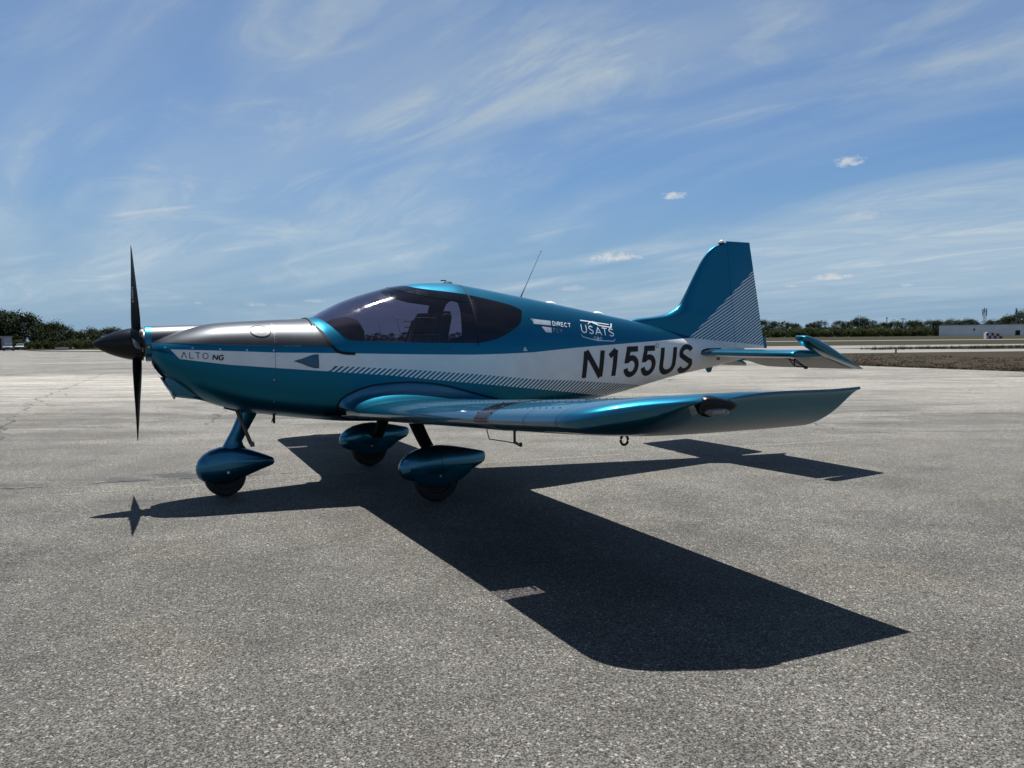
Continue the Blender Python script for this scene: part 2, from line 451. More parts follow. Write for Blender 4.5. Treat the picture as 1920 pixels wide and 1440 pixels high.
def grass_fn(T, b):
    co = objco(T); x, y, z = T.xyz(co)
    n1 = T.noise(co, .35, 6, .65, .3); n2 = T.noise(T.comb(T.m('MULTIPLY', x, .3), y, 0.0), 1.6, 6, .7)
    dry = T.mix(T.ramp(n2, .3, .7), (.017, .0125, .0072), (.034, .025, .0145))
    green = T.mix(T.ramp(n2, .3, .7), (.015, .015, .0075), (.027, .026, .0135))
    f = T.m('ADD', T.ramp(y, 45, 75, 0, .8), T.m('MULTIPLY', T.m('SUBTRACT', n1, .5), 1.6), clamp=True)
    c = T.mix(f, dry, green)
    c = T.mix(T.ramp(T.noise(co, 6, 4, .7), .62, .72, 0, .5), c, (.050, .042, .026))
    T.set(b.inputs['Base Color'], c); bump(T, b, n2, .6, .1)
principled('dry_grass', (.09, .07, .04), 0, .95, spec=.1, fn=grass_fn)
principled('taxiway_concrete', (.40, .39, .36), 0, .85, spec=.2, fn=lambda T, b: T.set(b.inputs['Base Color'], T.mix(T.ramp(T.noise(T.comb(T.m('MULTIPLY', T.xyz(objco(T))[0], .1), T.xyz(objco(T))[1], 0.0), .8, 6, .6), .3, .7), (.115, .112, .104), (.165, .161, .150))))


def sheet(name, pts, z, mat):
    mb = MB(); mb.add([(p[0], p[1], z) for p in pts], [tuple(range(len(pts)))])
    o = mb.build(name, mat, None, 0); tag(o, kind='structure'); return o


# the apron: its far edge runs away to the left behind the aircraft, then along the left treeline
apron_edge = [(60, -60), (34.6, -35), (25.0, 0), (17.1, 26.2), (14.85, 32.2), (12.6, 42.2), (5.0, 70), (-4.0, 104), (-30, 112), (-60, 116), (-79, 133), (-92, 150), (-104, 168), (-160, 200), (-420, 230), (-420, -60)]
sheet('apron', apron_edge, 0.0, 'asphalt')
mb = MB()
gx = [-3500, -900, -300, -100, -30, 40, 120, 250, 500, 1200, 3500]; gy = [-400, -60, 0, 60, 140, 220, 290, 330, 380, 460, 700, 1500, 4000]
mb.grid([[(a, c, -0.012 + 1.25 * min(1, max(0, (c - 290) / 90)) + 2.6 * min(1, max(0, (c - 460) / 240))) for a in gx] for c in gy])
tag(mb.build('grass_field', 'dry_grass', None, 60), kind='structure')
sheet('taxiway', [(9.2, 58.0), (60, 62.5), (400, 72), (400, 82), (60, 71.5), (42, 71.0), (33.5, 84), (60, 97), (400, 102), (400, 123), (40, 112), (-6, 109), (2.6, 82)], -0.006, 'taxiway_concrete')
sheet('runway', [(-300, 240), (900, 222), (900, 266), (-300, 272)], -0.006, 'taxiway_concrete')
sheet('service_road', [(-40, 118.5), (-74, 136), (-96, 158), (-88, 162), (-66, 142), (-36, 123)], -0.006, 'taxiway_concrete')


def paint_mat():
    m = bpy.data.materials.new('worn_paint'); m.use_nodes = True; T = NT(m.node_tree); nt = m.node_tree
    b = nt.nodes['Principled BSDF']; b.inputs['Base Color'].default_value = (.22, .21, .18, 1); b.inputs['Roughness'].default_value = .8
    co = objco(T)
    f = T.m('MULTIPLY', T.ramp(T.noise(co, 70, 4, .7), .42, .60), T.ramp(T.noise(co, 1.2, 4, .6), .30, .55))
    s = T.n('ShaderNodeMixShader', i_0=T.m('MULTIPLY', f, .75), i_1=T.n('ShaderNodeBsdfTransparent'), i_2=b.outputs[0])
    nt.links.new(s.outputs[0], nt.nodes['Material Output'].inputs[0]); MAT['worn_paint'] = m


paint_mat()


def stripe(name, pts, w, mat='worn_paint', z=.004):
    mb = MB(); L, Rr = [], []
    for i, p in enumerate(pts):
        a = Vector(pts[max(0, i - 1)]); c = Vector(pts[min(len(pts) - 1, i + 1)]); t = (c - a).normalized(); n = Vector((-t.y, t.x))
        L.append((p[0] + n.x * w / 2, p[1] + n.y * w / 2, z)); Rr.append((p[0] - n.x * w / 2, p[1] - n.y * w / 2, z))
    mb.grid([L, Rr]); return tag(mb.build(name, mat, None, 0), kind='structure')


stripe('painted_line', [(-3.6, 6.28), (-2.76, 6.64), (-1.85, 7.09), (-.22, 7.74), (1.95, 8.5), (6.2, 10.0), (12, 12.0)], .06)
stripe('painted_line', [(1.5, 19.8), (6.0, 20.6), (15, 21.6)], .10)

def mark_mat(name, colr, lo, hi, k, sc):
    m = bpy.data.materials.new(name); m.use_nodes = True; nt = m.node_tree; T = NT(nt); b = nt.nodes['Principled BSDF']; b.inputs['Base Color'].default_value = colr + (1,); b.inputs['Roughness'].default_value = .8
    f = T.ramp(T.noise(objco(T), sc, 4, .7), lo, hi)
    nt.links.new(T.n('ShaderNodeMixShader', i_0=T.m('MULTIPLY', f, k), i_1=T.n('ShaderNodeBsdfTransparent'), i_2=b.outputs[0]).outputs[0], nt.nodes['Material Output'].inputs[0]); MAT[name] = m
mark_mat('crack_dark', (.008, .008, .008), .40, .52, .85, 3.0); mark_mat('rubber_mark', (.012, .012, .012), .35, .65, .30, 8.0)


def jagged(pts, amp, n, seed):
    r = random.Random(seed); out = []
    for a, c in zip(pts, pts[1:]):
        for i in range(n): t = i / n; out.append((a[0] + (c[0] - a[0]) * t + r.gauss(0, amp), a[1] + (c[1] - a[1]) * t + r.gauss(0, amp)))
    return out + [pts[-1]]


stripe('pavement_crack', jagged([(-17.0, 33.0), (-10.8, 18.1), (-7.6, 11.7), (-6.0, 8.9)], .07, 30, 1), .035, 'crack_dark', .003)
stripe('pavement_crack', jagged([(-5.6, 6.25), (-4.3, 6.55), (-3.3, 6.9), (-2.0, 7.25)], .025, 26, 2), .022, 'crack_dark', .003)
stripe('pavement_crack', jagged([(4.3, 12.6), (8.0, 12.2), (13.0, 13.2), (19.0, 13.0)], .06, 26, 3), .035, 'crack_dark', .003)
for cx, cy, r, a0, a1 in ((-1.4, 15.0, 2.6, -60, 70), (-1.4, 15.0, 2.9, -60, 65), (7.5, 26.5, 4.2, 170, 300), (8.3, 17.5, 5.5, 20, 120), (8.3, 17.5, 5.8, 25, 118), (-10, 21, 3.2, 200, 330)):
    stripe('tyre_mark', [(cx + r * math.cos(R(a0 + (a1 - a0) * k / 30)), cy + r * math.sin(R(a0 + (a1 - a0) * k / 30))) for k in range(31)], .14, 'rubber_mark', .003)

# ------------------------------------------------------------------ the aircraft
PLANE = link('airplane', None); PLANE.location = (-2.8202, 5.9314, 0); PLANE.rotation_euler = (0, 0, R(25.2638))
tag(PLANE, 'teal and white low-wing light airplane with black propeller, parked on the apron', 'airplane')


def livery_fn(T, b):
    x, y, z = T.xyz(objco(T))
    def curve(pts, default_hi=None):
        n = T.n('ShaderNodeFloatCurve'); cm = n.mapping; c = cm.curves[0]
        q = [(px / 6.5, pz / 2.0) for px, pz in pts]
        while len(c.points) < len(q): c.points.new(.5, .5)
        for pt, (a, bb) in zip(c.points, q): pt.location = (a, bb); pt.handle_type = 'VECTOR'
        cm.update(); T.set(n.inputs['Value'], T.m('DIVIDE', x, 6.5))
        return T.m('MULTIPLY', n.outputs[0], 2.0)
    top = curve([(0, 1.175), (.225, 1.168), (.73, 1.146), (.94, 1.135), (1.376, 1.125), (2.01, 1.106), (2.5, 1.095), (2.8, 1.098), (3.083, 1.106), (3.564, 1.139), (4.503, 1.188), (5.09, 1.218), (5.93, 1.147), (6.5, 1.10)])
    low = curve([(0, 1.13), (.26, 1.100), (.62, 1.049), (.947, 1.019), (1.30, .988), (1.34, .9865), (1.36, 1.028), (2.008, .982), (2.558, .931), (3.08, .874), (3.567, .842), (4.2, .785), (4.45, .76), (4.5, 0), (6.5, 0)])
    hl = curve([(0, 2), (1.26, 2), (1.30, .988), (1.776, .946), (2.217, .893), (2.676, .84), (3.228, .774), (3.503, .741), (3.8, .70), (4.2, .65), (4.5, 0), (6.5, 0)])
    def gt(a, c): return T.m('GREATER_THAN', a, c)
    white = T.m('MULTIPLY', gt(top, z), gt(z, low))
    nose = gt(T.m('ADD', x, T.m('MULTIPLY', T.m('SUBTRACT', z, 1.168), .85)), .222)
    white = T.m('MULTIPLY', white, nose)
    h1 = T.m('MULTIPLY', gt(low, z), gt(z, hl))
    ph = T.m('DIVIDE', T.m('SUBTRACT', x, T.m('MULTIPLY', z, 1.32)), .0455)
    s1 = T.m('LESS_THAN', T.m('FRACT', T.m('ADD', ph, 50.0)), .52)
    h1 = T.m('MULTIPLY', T.m('MULTIPLY', h1, s1), T.m('MULTIPLY', gt(x, T.m('ADD', 1.34, T.m('MULTIPLY', T.m('SUBTRACT', z, .985), 1.1))), gt(4.5, x)))
    # the fin's fine hatch, in a triangle towards the rudder's foot
    tri = T.m('MULTIPLY', gt(z, top), gt(T.m('SUBTRACT', T.m('MULTIPLY', T.m('SUBTRACT', x, 5.09), .80), T.m('SUBTRACT', z, 1.218)), 0.0))
    ph2 = T.m('DIVIDE', T.m('SUBTRACT', z, T.m('MULTIPLY', x, .53)), .0315)
    s2 = T.m('LESS_THAN', T.m('FRACT', T.m('ADD', ph2, 200.0)), .46)
    h2 = T.m('MULTIPLY', tri, s2)
    f = T.m('MAXIMUM', white, T.m('MAXIMUM', h1, h2))
    co = objco(T)
    fl = T.noise(co, 900, 2, .5)
    teal = T.mix(T.ramp(fl, .35, .65), (TEAL[0], TEAL[1] * .85, TEAL[2] * .85), (TEAL[0] * 1.3, TEAL[1] * 1.15, TEAL[2] * 1.15))
    wh = T.mix(T.ramp(T.noise(co, 4, 6, .65), .35, .7), (.66, .655, .64), (.74, .735, .72))
    T.set(b.inputs['Base Color'], T.mix(f, teal, wh))
    T.set(b.inputs['Metallic'], T.m('MULTIPLY', T.m('SUBTRACT', 1.0, f), .92))
    T.set(b.inputs['Coat Roughness'], T.ramp(T.noise(co, 7, 5, .6), .35, .7, .02, .09))
principled('livery', WHITE, 0, .36, .18, fn=livery_fn)

Z_LOW = pchip([(1.255, 1.412), (1.315, 1.399), (1.345, 1.367), (1.404, 1.302), (1.47, 1.238), (1.50, 1.224), (1.609, 1.217), (1.811, 1.207), (2.341, 1.194), (2.545, 1.192), (2.714, 1.219), (2.885, 1.292), (2.992, 1.371), (3.026, 1.441), (3.034, 1.468)])
Z_HIGH = pchip([(1.95, 1.70), (2.06, 1.675), (2.125, 1.655), (2.432, 1.615), (2.578, 1.595), (2.835, 1.543), (2.96, 1.510), (3.015, 1.485), (3.034, 1.468)])


def s_trim(x):
    if x <= X_TRIM0: return 1.0
    z = lin([(1.22, 1.40), (1.235, 1.39), (1.26, 1.346), (1.306, 1.276), (1.359, 1.183), (1.40, 1.137), (1.46, 1.12)])(x)
    return s_of(x, z)


def stations(a, b, step):
    n = max(1, round((b - a) / step)); return [a + (b - a) * i / n for i in range(n + 1)]


def patch(mb, xs, flo, fhi, ns, off=0.0, mi=0, sides=(-1, 1)):
    """skin between two boundaries, both sides of the aircraft"""
    for sgn in sides:
        rows = []
        for x in xs:
            a, c = flo(x), fhi(x); c = max(a, c); row = []
            for j in range(ns + 1):
                y, z = sec(x, a + (c - a) * j / ns)
                row.append((x, sgn * (y + off if y > 1e-4 or off == 0 else 0), z + (off if y <= 1e-4 else off * .4)))
            rows.append(row)
        mb.grid(rows, mi)


sz = lambda x: s_of(x, Z_SPLIT(x))
s165 = lambda x: s_of(x, 1.165)
one = lambda x: 1.0
zero = lambda x: 0.0
slow = lambda x: s_of(x, Z_LOW(x))
shigh = lambda x: 1.0 if x < 1.965 else s_of(x, Z_HIGH(x))

# fuselage shell: lower hull, turtledeck, and the roof behind the canopy
mb = MB()
patch(mb, stations(.9445, 1.40, .03) + stations(1.40, 5.85, .04)[1:], zero, lambda x: sz(x) if x < 1.4 else s165(x), 26)
patch(mb, stations(3.034, 5.85, .04), s165, one, 22)
patch(mb, stations(2.56, 3.034, .02), s165, slow, 10)
patch(mb, stations(2.56, 3.034, .02), shigh, one, 12)
yb, zbk = sec(5.85, .5)
mb.add([(5.85, y, z) for y, z in ([sec(5.85, j / 12) for j in range(13)] + [(-a, b) for a, b in [sec(5.85, 1 - j / 12) for j in range(1, 12)]])], [tuple(range(24))])
FUS = mb.build('fuselage', 'livery', PLANE)
# canopy frame: windscreen base, sill and roof spine ahead of the hinge seam
mb = MB()
patch(mb, stations(1.235, 1.52, .006) + stations(1.52, 2.553, .03)[1:], lambda x: min(max(s_trim(x), s165(x)), slow(x)), slow, 10)
patch(mb, stations(1.965, 2.553, .012), shigh, one, 12)
FRAME = mb.build('canopy_frame', 'livery', PLANE)
mb = MB()
patch(mb, stations(1.262, 1.52, .006) + stations(1.52, 2.553, .02)[1:], slow, shigh, 26, .002)
GLASS = mb.build('canopy_glass', 'canopy_tint', PLANE, 60)
# black border printed on the glass below the roof and by the rear arch
for sd_ in (-1, 1):
  mb = MB()
  patch(mb, stations(1.925, 2.553, .012), lambda x: s_of(x, lin([(1.925, 1.655), (1.95, 1.638), (2.02, 1.612), (2.255, 1.561), (2.30, 1.556), (2.56, 1.527)])(x)), lambda x: min(shigh(x), s_of(x, lin([(1.925, 1.657), (1.95, 1.672), (2.06, 1.675), (9, 1.675)])(x))), 8, .0045, sides=(sd_,))
  mb.build('canopy_border', 'black_glass', GLASS)
for sd_ in (-1, 1):
    mb = MB(); patch(mb, stations(2.559, 3.034, .012), slow, shigh, 18, .003, sides=(sd_,)); mb.build('rear_window', 'canopy_tint', PLANE, 60)
# cowling
mb = MB(); patch(mb, stations(.10, .30, .012) + stations(.30, .9435, .025)[1:], zero, sz, 28)
COWL = mb.build('lower_cowling', 'livery', PLANE)
mb = MB(); patch(mb, stations(.10, .30, .012) + stations(.30, 1.2, .025)[1:] + stations(1.2, 1.40, .006)[1:], lambda x: min(sz(x), s_trim(x)), s_trim, 26, .002)
UPPER = mb.build('upper_cowling', 'gunmetal', PLANE, 50)
# spine over the gearbox, closing to the round nose ring
mb = MB(); rows = []
for x in stations(.10, 1.05, .05):
    r = .134 - .02 * (x - .1) + .012 * max(0, x - .5); zc = 1.207 + .02 * (x - .1)
    top = lin([(.10, 1.3415), (.55, 1.356), (.75, 1.360), (1.05, 1.330)])(x)
    rows.append([(x, math.cos(t) * r, top - r + math.sin(t) * r) for t in [math.pi * k / 24 for k in range(25)]])
mb.grid(rows); mb.build('cowling_spine', 'gunmetal', UPPER, 60)
mb = MB(); mb.lathe([(.058, .112), (.058, .130), (.062, .134), (.101, .134), (.101, .10)], (0, 0, 1.2095), 48)
mb.build('nose_ring', 'teal_paint', PLANE, 40)
mb = MB()
N = 48; ring = []; sect = []
for k in range(N):      # front face from the ring out to the first cowling section
    t = 2 * math.pi * k / N - math.pi / 2
    s = abs(((k / N) * 2) - 1); s = 1 - s      # 0 keel .. 1 top
    y, z = sec(.10, s * sz(.10) if True else 0)
    sgn = 1 if k < N / 2 else -1
    sect.append((.10, sgn * y, z)); a = math.atan2(z - 1.19, sgn * y if abs(y) > 1e-6 else 1e-6)
    ring.append((.112, .128 * math.cos(a), 1.2095 + .128 * math.sin(a)))
mb.grid([ring, sect], closed=True)
mb.build('air_inlet', 'rubber', COWL, 40)
# chin scoop under the cowling
mb = MB(); rows = []
for x, zt_, zb_, w in ((.175, .965, .925, .12), (.20, .98, .865, .165), (.232, .97, .822, .19), (.255, .95, .803, .195), (.32, .93, .792, .195), (.40, .88, .781, .18), (.50, .82, .752, .14), (.58, .77, .722, .10)):
    rows.append([(x + (.0 if z > zb_ + .04 else .0), y, z) for y, z in [(-w, zt_), (-w, (zt_ + zb_) / 2), (-w * .97, zb_ + .02), (-w * .85, zb_ + .004), (-w * .5, zb_), (0, zb_ - .002), (w * .5, zb_), (w * .85, zb_ + .004), (w * .97, zb_ + .02), (w, (zt_ + zb_) / 2), (w, zt_)]])
mb.grid(rows); SCOOP = mb.build('chin_scoop', 'teal_paint', COWL, 45)
mb = MB(); mb.tube([(.165, -.10, .945), (.19, -.15, .90), (.228, -.185, .84), (.243, -.17, .802), (.243, 0, .797), (.243, .17, .802), (.228, .185, .84), (.19, .15, .90), (.165, .10, .945)], .009, 8); mb.build('scoop_lip', 'steel', SCOOP)
mb = MB(); mb.add([(.20, -.14, .90), (.25, -.17, .81), (.25, .17, .81), (.20, .14, .90), (.19, 0, .95)], [(0, 1, 2, 3, 4)]); mb.build('scoop_opening', 'rubber', SCOOP, 0)
# lip running down from the inlet to the scoop
mb = MB(); mb.grid([[(x, y * w, z) for x, z, w in ((.112, 1.085, .17), (.108, 1.055, .16), (.116, 1.015, .15), (.142, .967, .14), (.172, .940, .13), (.20, .93, .12))] for y in (-1, -.6, 0, .6, 1)]); mb.build('chin_lip', 'teal_plain', COWL)


def on_skin(x, z, off=.002): return Vector((x, -(y_of(x, z) + off), z))


def skin_line(name, pts, w, mat, parent, off=.002, side=-1, n=4):
    """ribbon lying on the skin along (x, z) points"""
    q = []
    for (a, b), (c, d) in zip(pts, pts[1:]):
        for i in range(n): q.append((a + (c - a) * i / n, b + (d - b) * i / n))
    q.append(pts[-1]); A, B = [], []
    for i, p in enumerate(q):
        a, c = q[max(0, i - 1)], q[min(len(q) - 1, i + 1)]; l = math.hypot(c[0] - a[0], c[1] - a[1]) or 1; nx, nz = -(c[1] - a[1]) / l, (c[0] - a[0]) / l
        for L_, sg in ((A, 1), (B, -1)):
            v = on_skin(p[0] + nx * w / 2 * sg, p[1] + nz * w / 2 * sg, off); v.y *= -side; L_.append(v)
    mb = MB(); mb.grid([A, B]); return mb.build(name, mat, parent)


for sd_ in (-1, 1):
    skin_line('canopy_seal', [(1.222, 1.386), (1.245, 1.366), (1.262, 1.343), (1.306, 1.276), (1.359, 1.183), (1.385, 1.148), (1.41, 1.132), (1.46, 1.122), (1.528, 1.119)], .022, 'rubber', FRAME, .004, sd_, 5)
    skin_line('cowling_seam', [(.943, z) for z in (.63, .66, .70, .8, .9, 1.0, 1.1, 1.185)], .0025, 'decal_faint', COWL, .0012, sd_)
    skin_line('cowling_seam', [(.946, z) for z in (1.195, 1.24, 1.29, 1.33, 1.36, 1.377)], .006, 'dark_steel', UPPER, .0045, sd_)
    skin_line('roof_seam', [(2.556, z) for z in (1.195, 1.3, 1.4, 1.5, 1.6, 1.64, 1.68, 1.70)], .007, 'rubber', FRAME, .0055, sd_)
mb = MB()
ring = [sec(1.228, s_trim(1.262) + (1 - s_trim(1.262)) * k / 10) for k in range(11)]
pts = [(1.240 + .0 * k, -y, z + .004) for k, (y, z) in enumerate(ring)] + [(1.240, y, z + .004) for y, z in ring[::-1][1:]]
mb.tube(pts, .006, 8); mb.build('canopy_seal', 'rubber', FRAME)
# small fasteners: too small to pick apart, real discs all the same
mb = MB()
def disc(mb, c, nrm, r, h=.0025, n=10):
    nrm = Vector(nrm).normalized(); a = nrm.cross(Vector((0.3, 0, 1))).normalized(); b = nrm.cross(a)
    top = [Vector(c) + nrm * h + (a * math.cos(2 * math.pi * k / n) + b * math.sin(2 * math.pi * k / n)) * r * .85 for k in range(n)]
    bot = [Vector(c) - nrm * .002 + (a * math.cos(2 * math.pi * k / n) + b * math.sin(2 * math.pi * k / n)) * r for k in range(n)]
    o = mb.add(top + bot, [tuple(range(n))] + [(k, (k + 1) % n, n + (k + 1) % n, n + k) for k in range(n)])
def skin_normal(x, z):
    a = on_skin(x + .01, z, 0) - on_skin(x - .01, z, 0); b = on_skin(x, z + .006, 0) - on_skin(x, z - .006, 0); n = a.cross(b)
    return n if n.y < 0 else -n
for x, z in ((.19, 1.182), (.371, 1.174), (.559, 1.164), (.744, 1.156), (.933, 1.150)): disc(mb, on_skin(x, z), skin_normal(x, z), .0085)
for x, z in ((.93, 1.10), (.962, 1.115), (.93, .93), (.93, .76)): disc(mb, on_skin(x, z), skin_normal(x, z), .0055)
disc(mb, (.082, -.134, 1.185), (0, -1, 0), .009)
tag(mb.build('fastener', 'steel', COWL), kind='stuff')
mb = MB()
for k in range(9): z = 1.215 + k * .0165; disc(mb, on_skin(.958, z, .004), skin_normal(.958, z), .0036, .002, 8)
for k in range(6): z = 1.53 + k * .02; disc(mb, on_skin(2.545 - .0 * k, z, .005), skin_normal(2.545, z), .003, .002, 8)
tag(mb.build('rivet', 'steel', UPPER), kind='stuff')


def skin_poly(name, pts, mat, parent, off=.002):
    c = (sum(p[0] for p in pts) / len(pts), sum(p[1] for p in pts) / len(pts)); rows = []
    for k in (1.0, .66, .33, .02): rows.append([on_skin(c[0] + (p[0] - c[0]) * k, c[1] + (p[1] - c[1]) * k, off) for p in pts])
    mb = MB(); mb.grid(rows, closed=True); return mb.build(name, mat, parent)


def dens(pts, n):
    out = []
    for i, p in enumerate(pts):
        q = pts[(i + 1) % len(pts)]
        for k in range(n): out.append((p[0] + (q[0] - p[0]) * k / n, p[1] + (q[1] - p[1]) * k / n))
    return out


door = [(.852 + .072 * math.cos(t), 1.299 - .004 * math.cos(t) + .041 * math.sin(t)) for t in [2 * math.pi * k / 40 for k in range(40)]]
principled('door_metal', (.070, .073, .08), 1, .47)
DOOR = skin_poly('oil_door', door, 'door_metal', UPPER, .0055)
skin_line('door_gap', door + [door[0]], .005, 'rubber', DOOR, .0068, -1, 1)
skin_line('door_latch', [(.855, 1.297), (.875, 1.303), (.89, 1.301)], .010, 'steel', DOOR, .008, -1, 3)
NACA = skin_poly('naca_duct', dens([(1.075, 1.070), (1.10, 1.078), (1.133, 1.086), (1.18, 1.104), (1.215, 1.116), (1.252, 1.119), (1.252, 1.013), (1.215, 1.017), (1.18, 1.028), (1.133, 1.050), (1.10, 1.062)], 3), 'decal_teal', FUS, .002)
skin_line('duct_edge', [(1.075, 1.070), (1.133, 1.050), (1.18, 1.028), (1.215, 1.017), (1.252, 1.013), (1.252, 1.119)], .004, 'decal_dark', NACA, .004)

# ---- wings
W_LE = pchip([(.5, 1.485), (.83, 1.49), (2.0, 1.52), (3.0, 1.548), (3.55, 1.556), (3.74, 1.562), (3.80, 1.575), (3.894, 1.633), (3.96, 1.73), (4.012, 1.856), (4.06, 1.98), (4.088, 2.113)])
W_TE = pchip([(.5, 2.875), (.83, 2.864), (3.5, 2.862), (3.8, 2.864), (3.95, 2.872), (4.088, 2.888)])
W_ZL = pchip([(.5, .658), (.83, .680), (3.70, .872), (3.85, .886), (3.95, .905), (4.02, .928), (4.088, .968)])
W_ZB = pchip([(3.6, .72), (3.70, .772), (3.76, .787), (3.83, .808), (3.90, .838), (3.954, .868), (4.0, .898), (4.042, .932), (4.088, .976)])     # bevelled tip underside


def airfoil(xi, t=.128, m=.022, p=.38):
    yt = 5 * t * (.2969 * math.sqrt(xi) - .126 * xi - .3516 * xi ** 2 + .2843 * xi ** 3 - .1036 * xi ** 4)
    yc = m / p ** 2 * (2 * p * xi - xi * xi) if xi < p else m / (1 - p) ** 2 * ((1 - 2 * p) + 2 * p * xi - xi * xi)
    return yc + yt, yc - yt


NA = 22
XI = [(1 - math.cos(math.pi * k / NA)) / 2 for k in range(NA + 1)]


def wing_pt(y, xi, up):
    le, te = W_LE(y), W_TE(y); c = te - le; zl = W_ZL(y); zte = zl - .085
    u, l = airfoil(xi); base = zl + (zte - zl) * xi
    zu, z = base + c * u, base + c * l
    if y > 3.70:           # bevelled underside rising to a thin tip rim
        k = min(1.0, max(0.0, (y - 3.72) / .368)); rim = .962 + .026 * xi + .020 * math.sin(math.pi * min(1, xi * 1.2)) * (1 - xi)
        zu = zu * (1 - k ** 2.2) + (rim + .006 * min(1, xi * 8)) * k ** 2.2
        b = W_ZB(y); z = max(z, b - .02 * (1 - xi) ** 3) if xi > .01 else z
        z = z * (1 - k ** 6) + (rim - .006 * min(1, xi * 8)) * k ** 6
        if xi == 0: z = zu = (zu + z) / 2
        zu = max(zu, z + .0008)
    return (le + c * xi, zu if up else z)


WY = [.78, .9, 1.2, 1.6, 2.0, 2.4, 2.87, 3.03, 3.2, 3.5, 3.62, 3.70, 3.74, 3.77, 3.80, 3.83, 3.86, 3.89, 3.92, 3.95, 3.98, 4.005, 4.03, 4.05, 4.065, 4.078, 4.088]
FLAP_X, FLAP_Y0, FLAP_Y1 = .76, .82, 3.66


def make_wing(sgn):
    mb = MB(); up, lo = [], []
    for y in WY:
        up.append([(wing_pt(y, xi, True)[0], sgn * y, wing_pt(y, xi, True)[1]) for xi in XI])
        lo.append([(wing_pt(y, xi, False)[0], sgn * y, wing_pt(y, xi, False)[1]) for xi in XI])
    kk = next(i for i, x in enumerate(XI) if x > .20); ia, ib = WY.index(2.87), WY.index(3.03)
    for i0, i1, ku, kl in ((0, ia, 0, 0), (ia, ib, 8, 6), (ib, len(WY) - 1, 0, 0)):
        mb.grid([r[ku:] for r in up[i0:i1 + 1]], 0)
        mb.grid([r[kl:kk + 1] for r in lo[i0:i1 + 1]], 0); mb.grid([r[kk:] for r in lo[i0:i1 + 1]], 1)
    mb.add(up[-1] + lo[-1][::-1], [tuple(range(2 * NA + 2))], 0)
    mb.add([p for r in up for p in (r[-1],)] + [r[-1] for r in lo], [(i, i + 1, len(up) + i + 1, len(up) + i) for i in range(len(up) - 1)], 1)
    return mb.build('wing', ['teal_paint', 'underside'], PLANE, 40)


def wing_curve(sgn, y, x0, x1, n, off, up=True):
    c = W_TE(y) - W_LE(y); out = []
    for k in range(n + 1):
        xi = x0 + (x1 - x0) * k / n; p = wing_pt(y, xi, up); out.append(Vector((p[0], sgn * y, p[1] + (off if up else -off))))
    return out


def wing_band(name, sgn, ya, yb, wrap_up, wrap_lo, mat, parent, off=.0025, ny=3):
    rows = []
    for i in range(ny + 1):
        y = ya + (yb - ya) * i / ny; row = []
        for k in range(15): xi = wrap_up * (1 - k / 14) ** 2; p = wing_pt(y, xi, True); row.append((p[0] - off * (1 - min(1, xi * 12)), sgn * y, p[1] + off))
        for k in range(1, 9): xi = wrap_lo * (k / 8) ** 2; p = wing_pt(y, xi, False); row.append((p[0] - off * (1 - min(1, xi * 12)), sgn * y, p[1] - off))
        rows.append(row)
    mb = MB(); mb.grid(rows); return mb.build(name, mat, parent, 50)


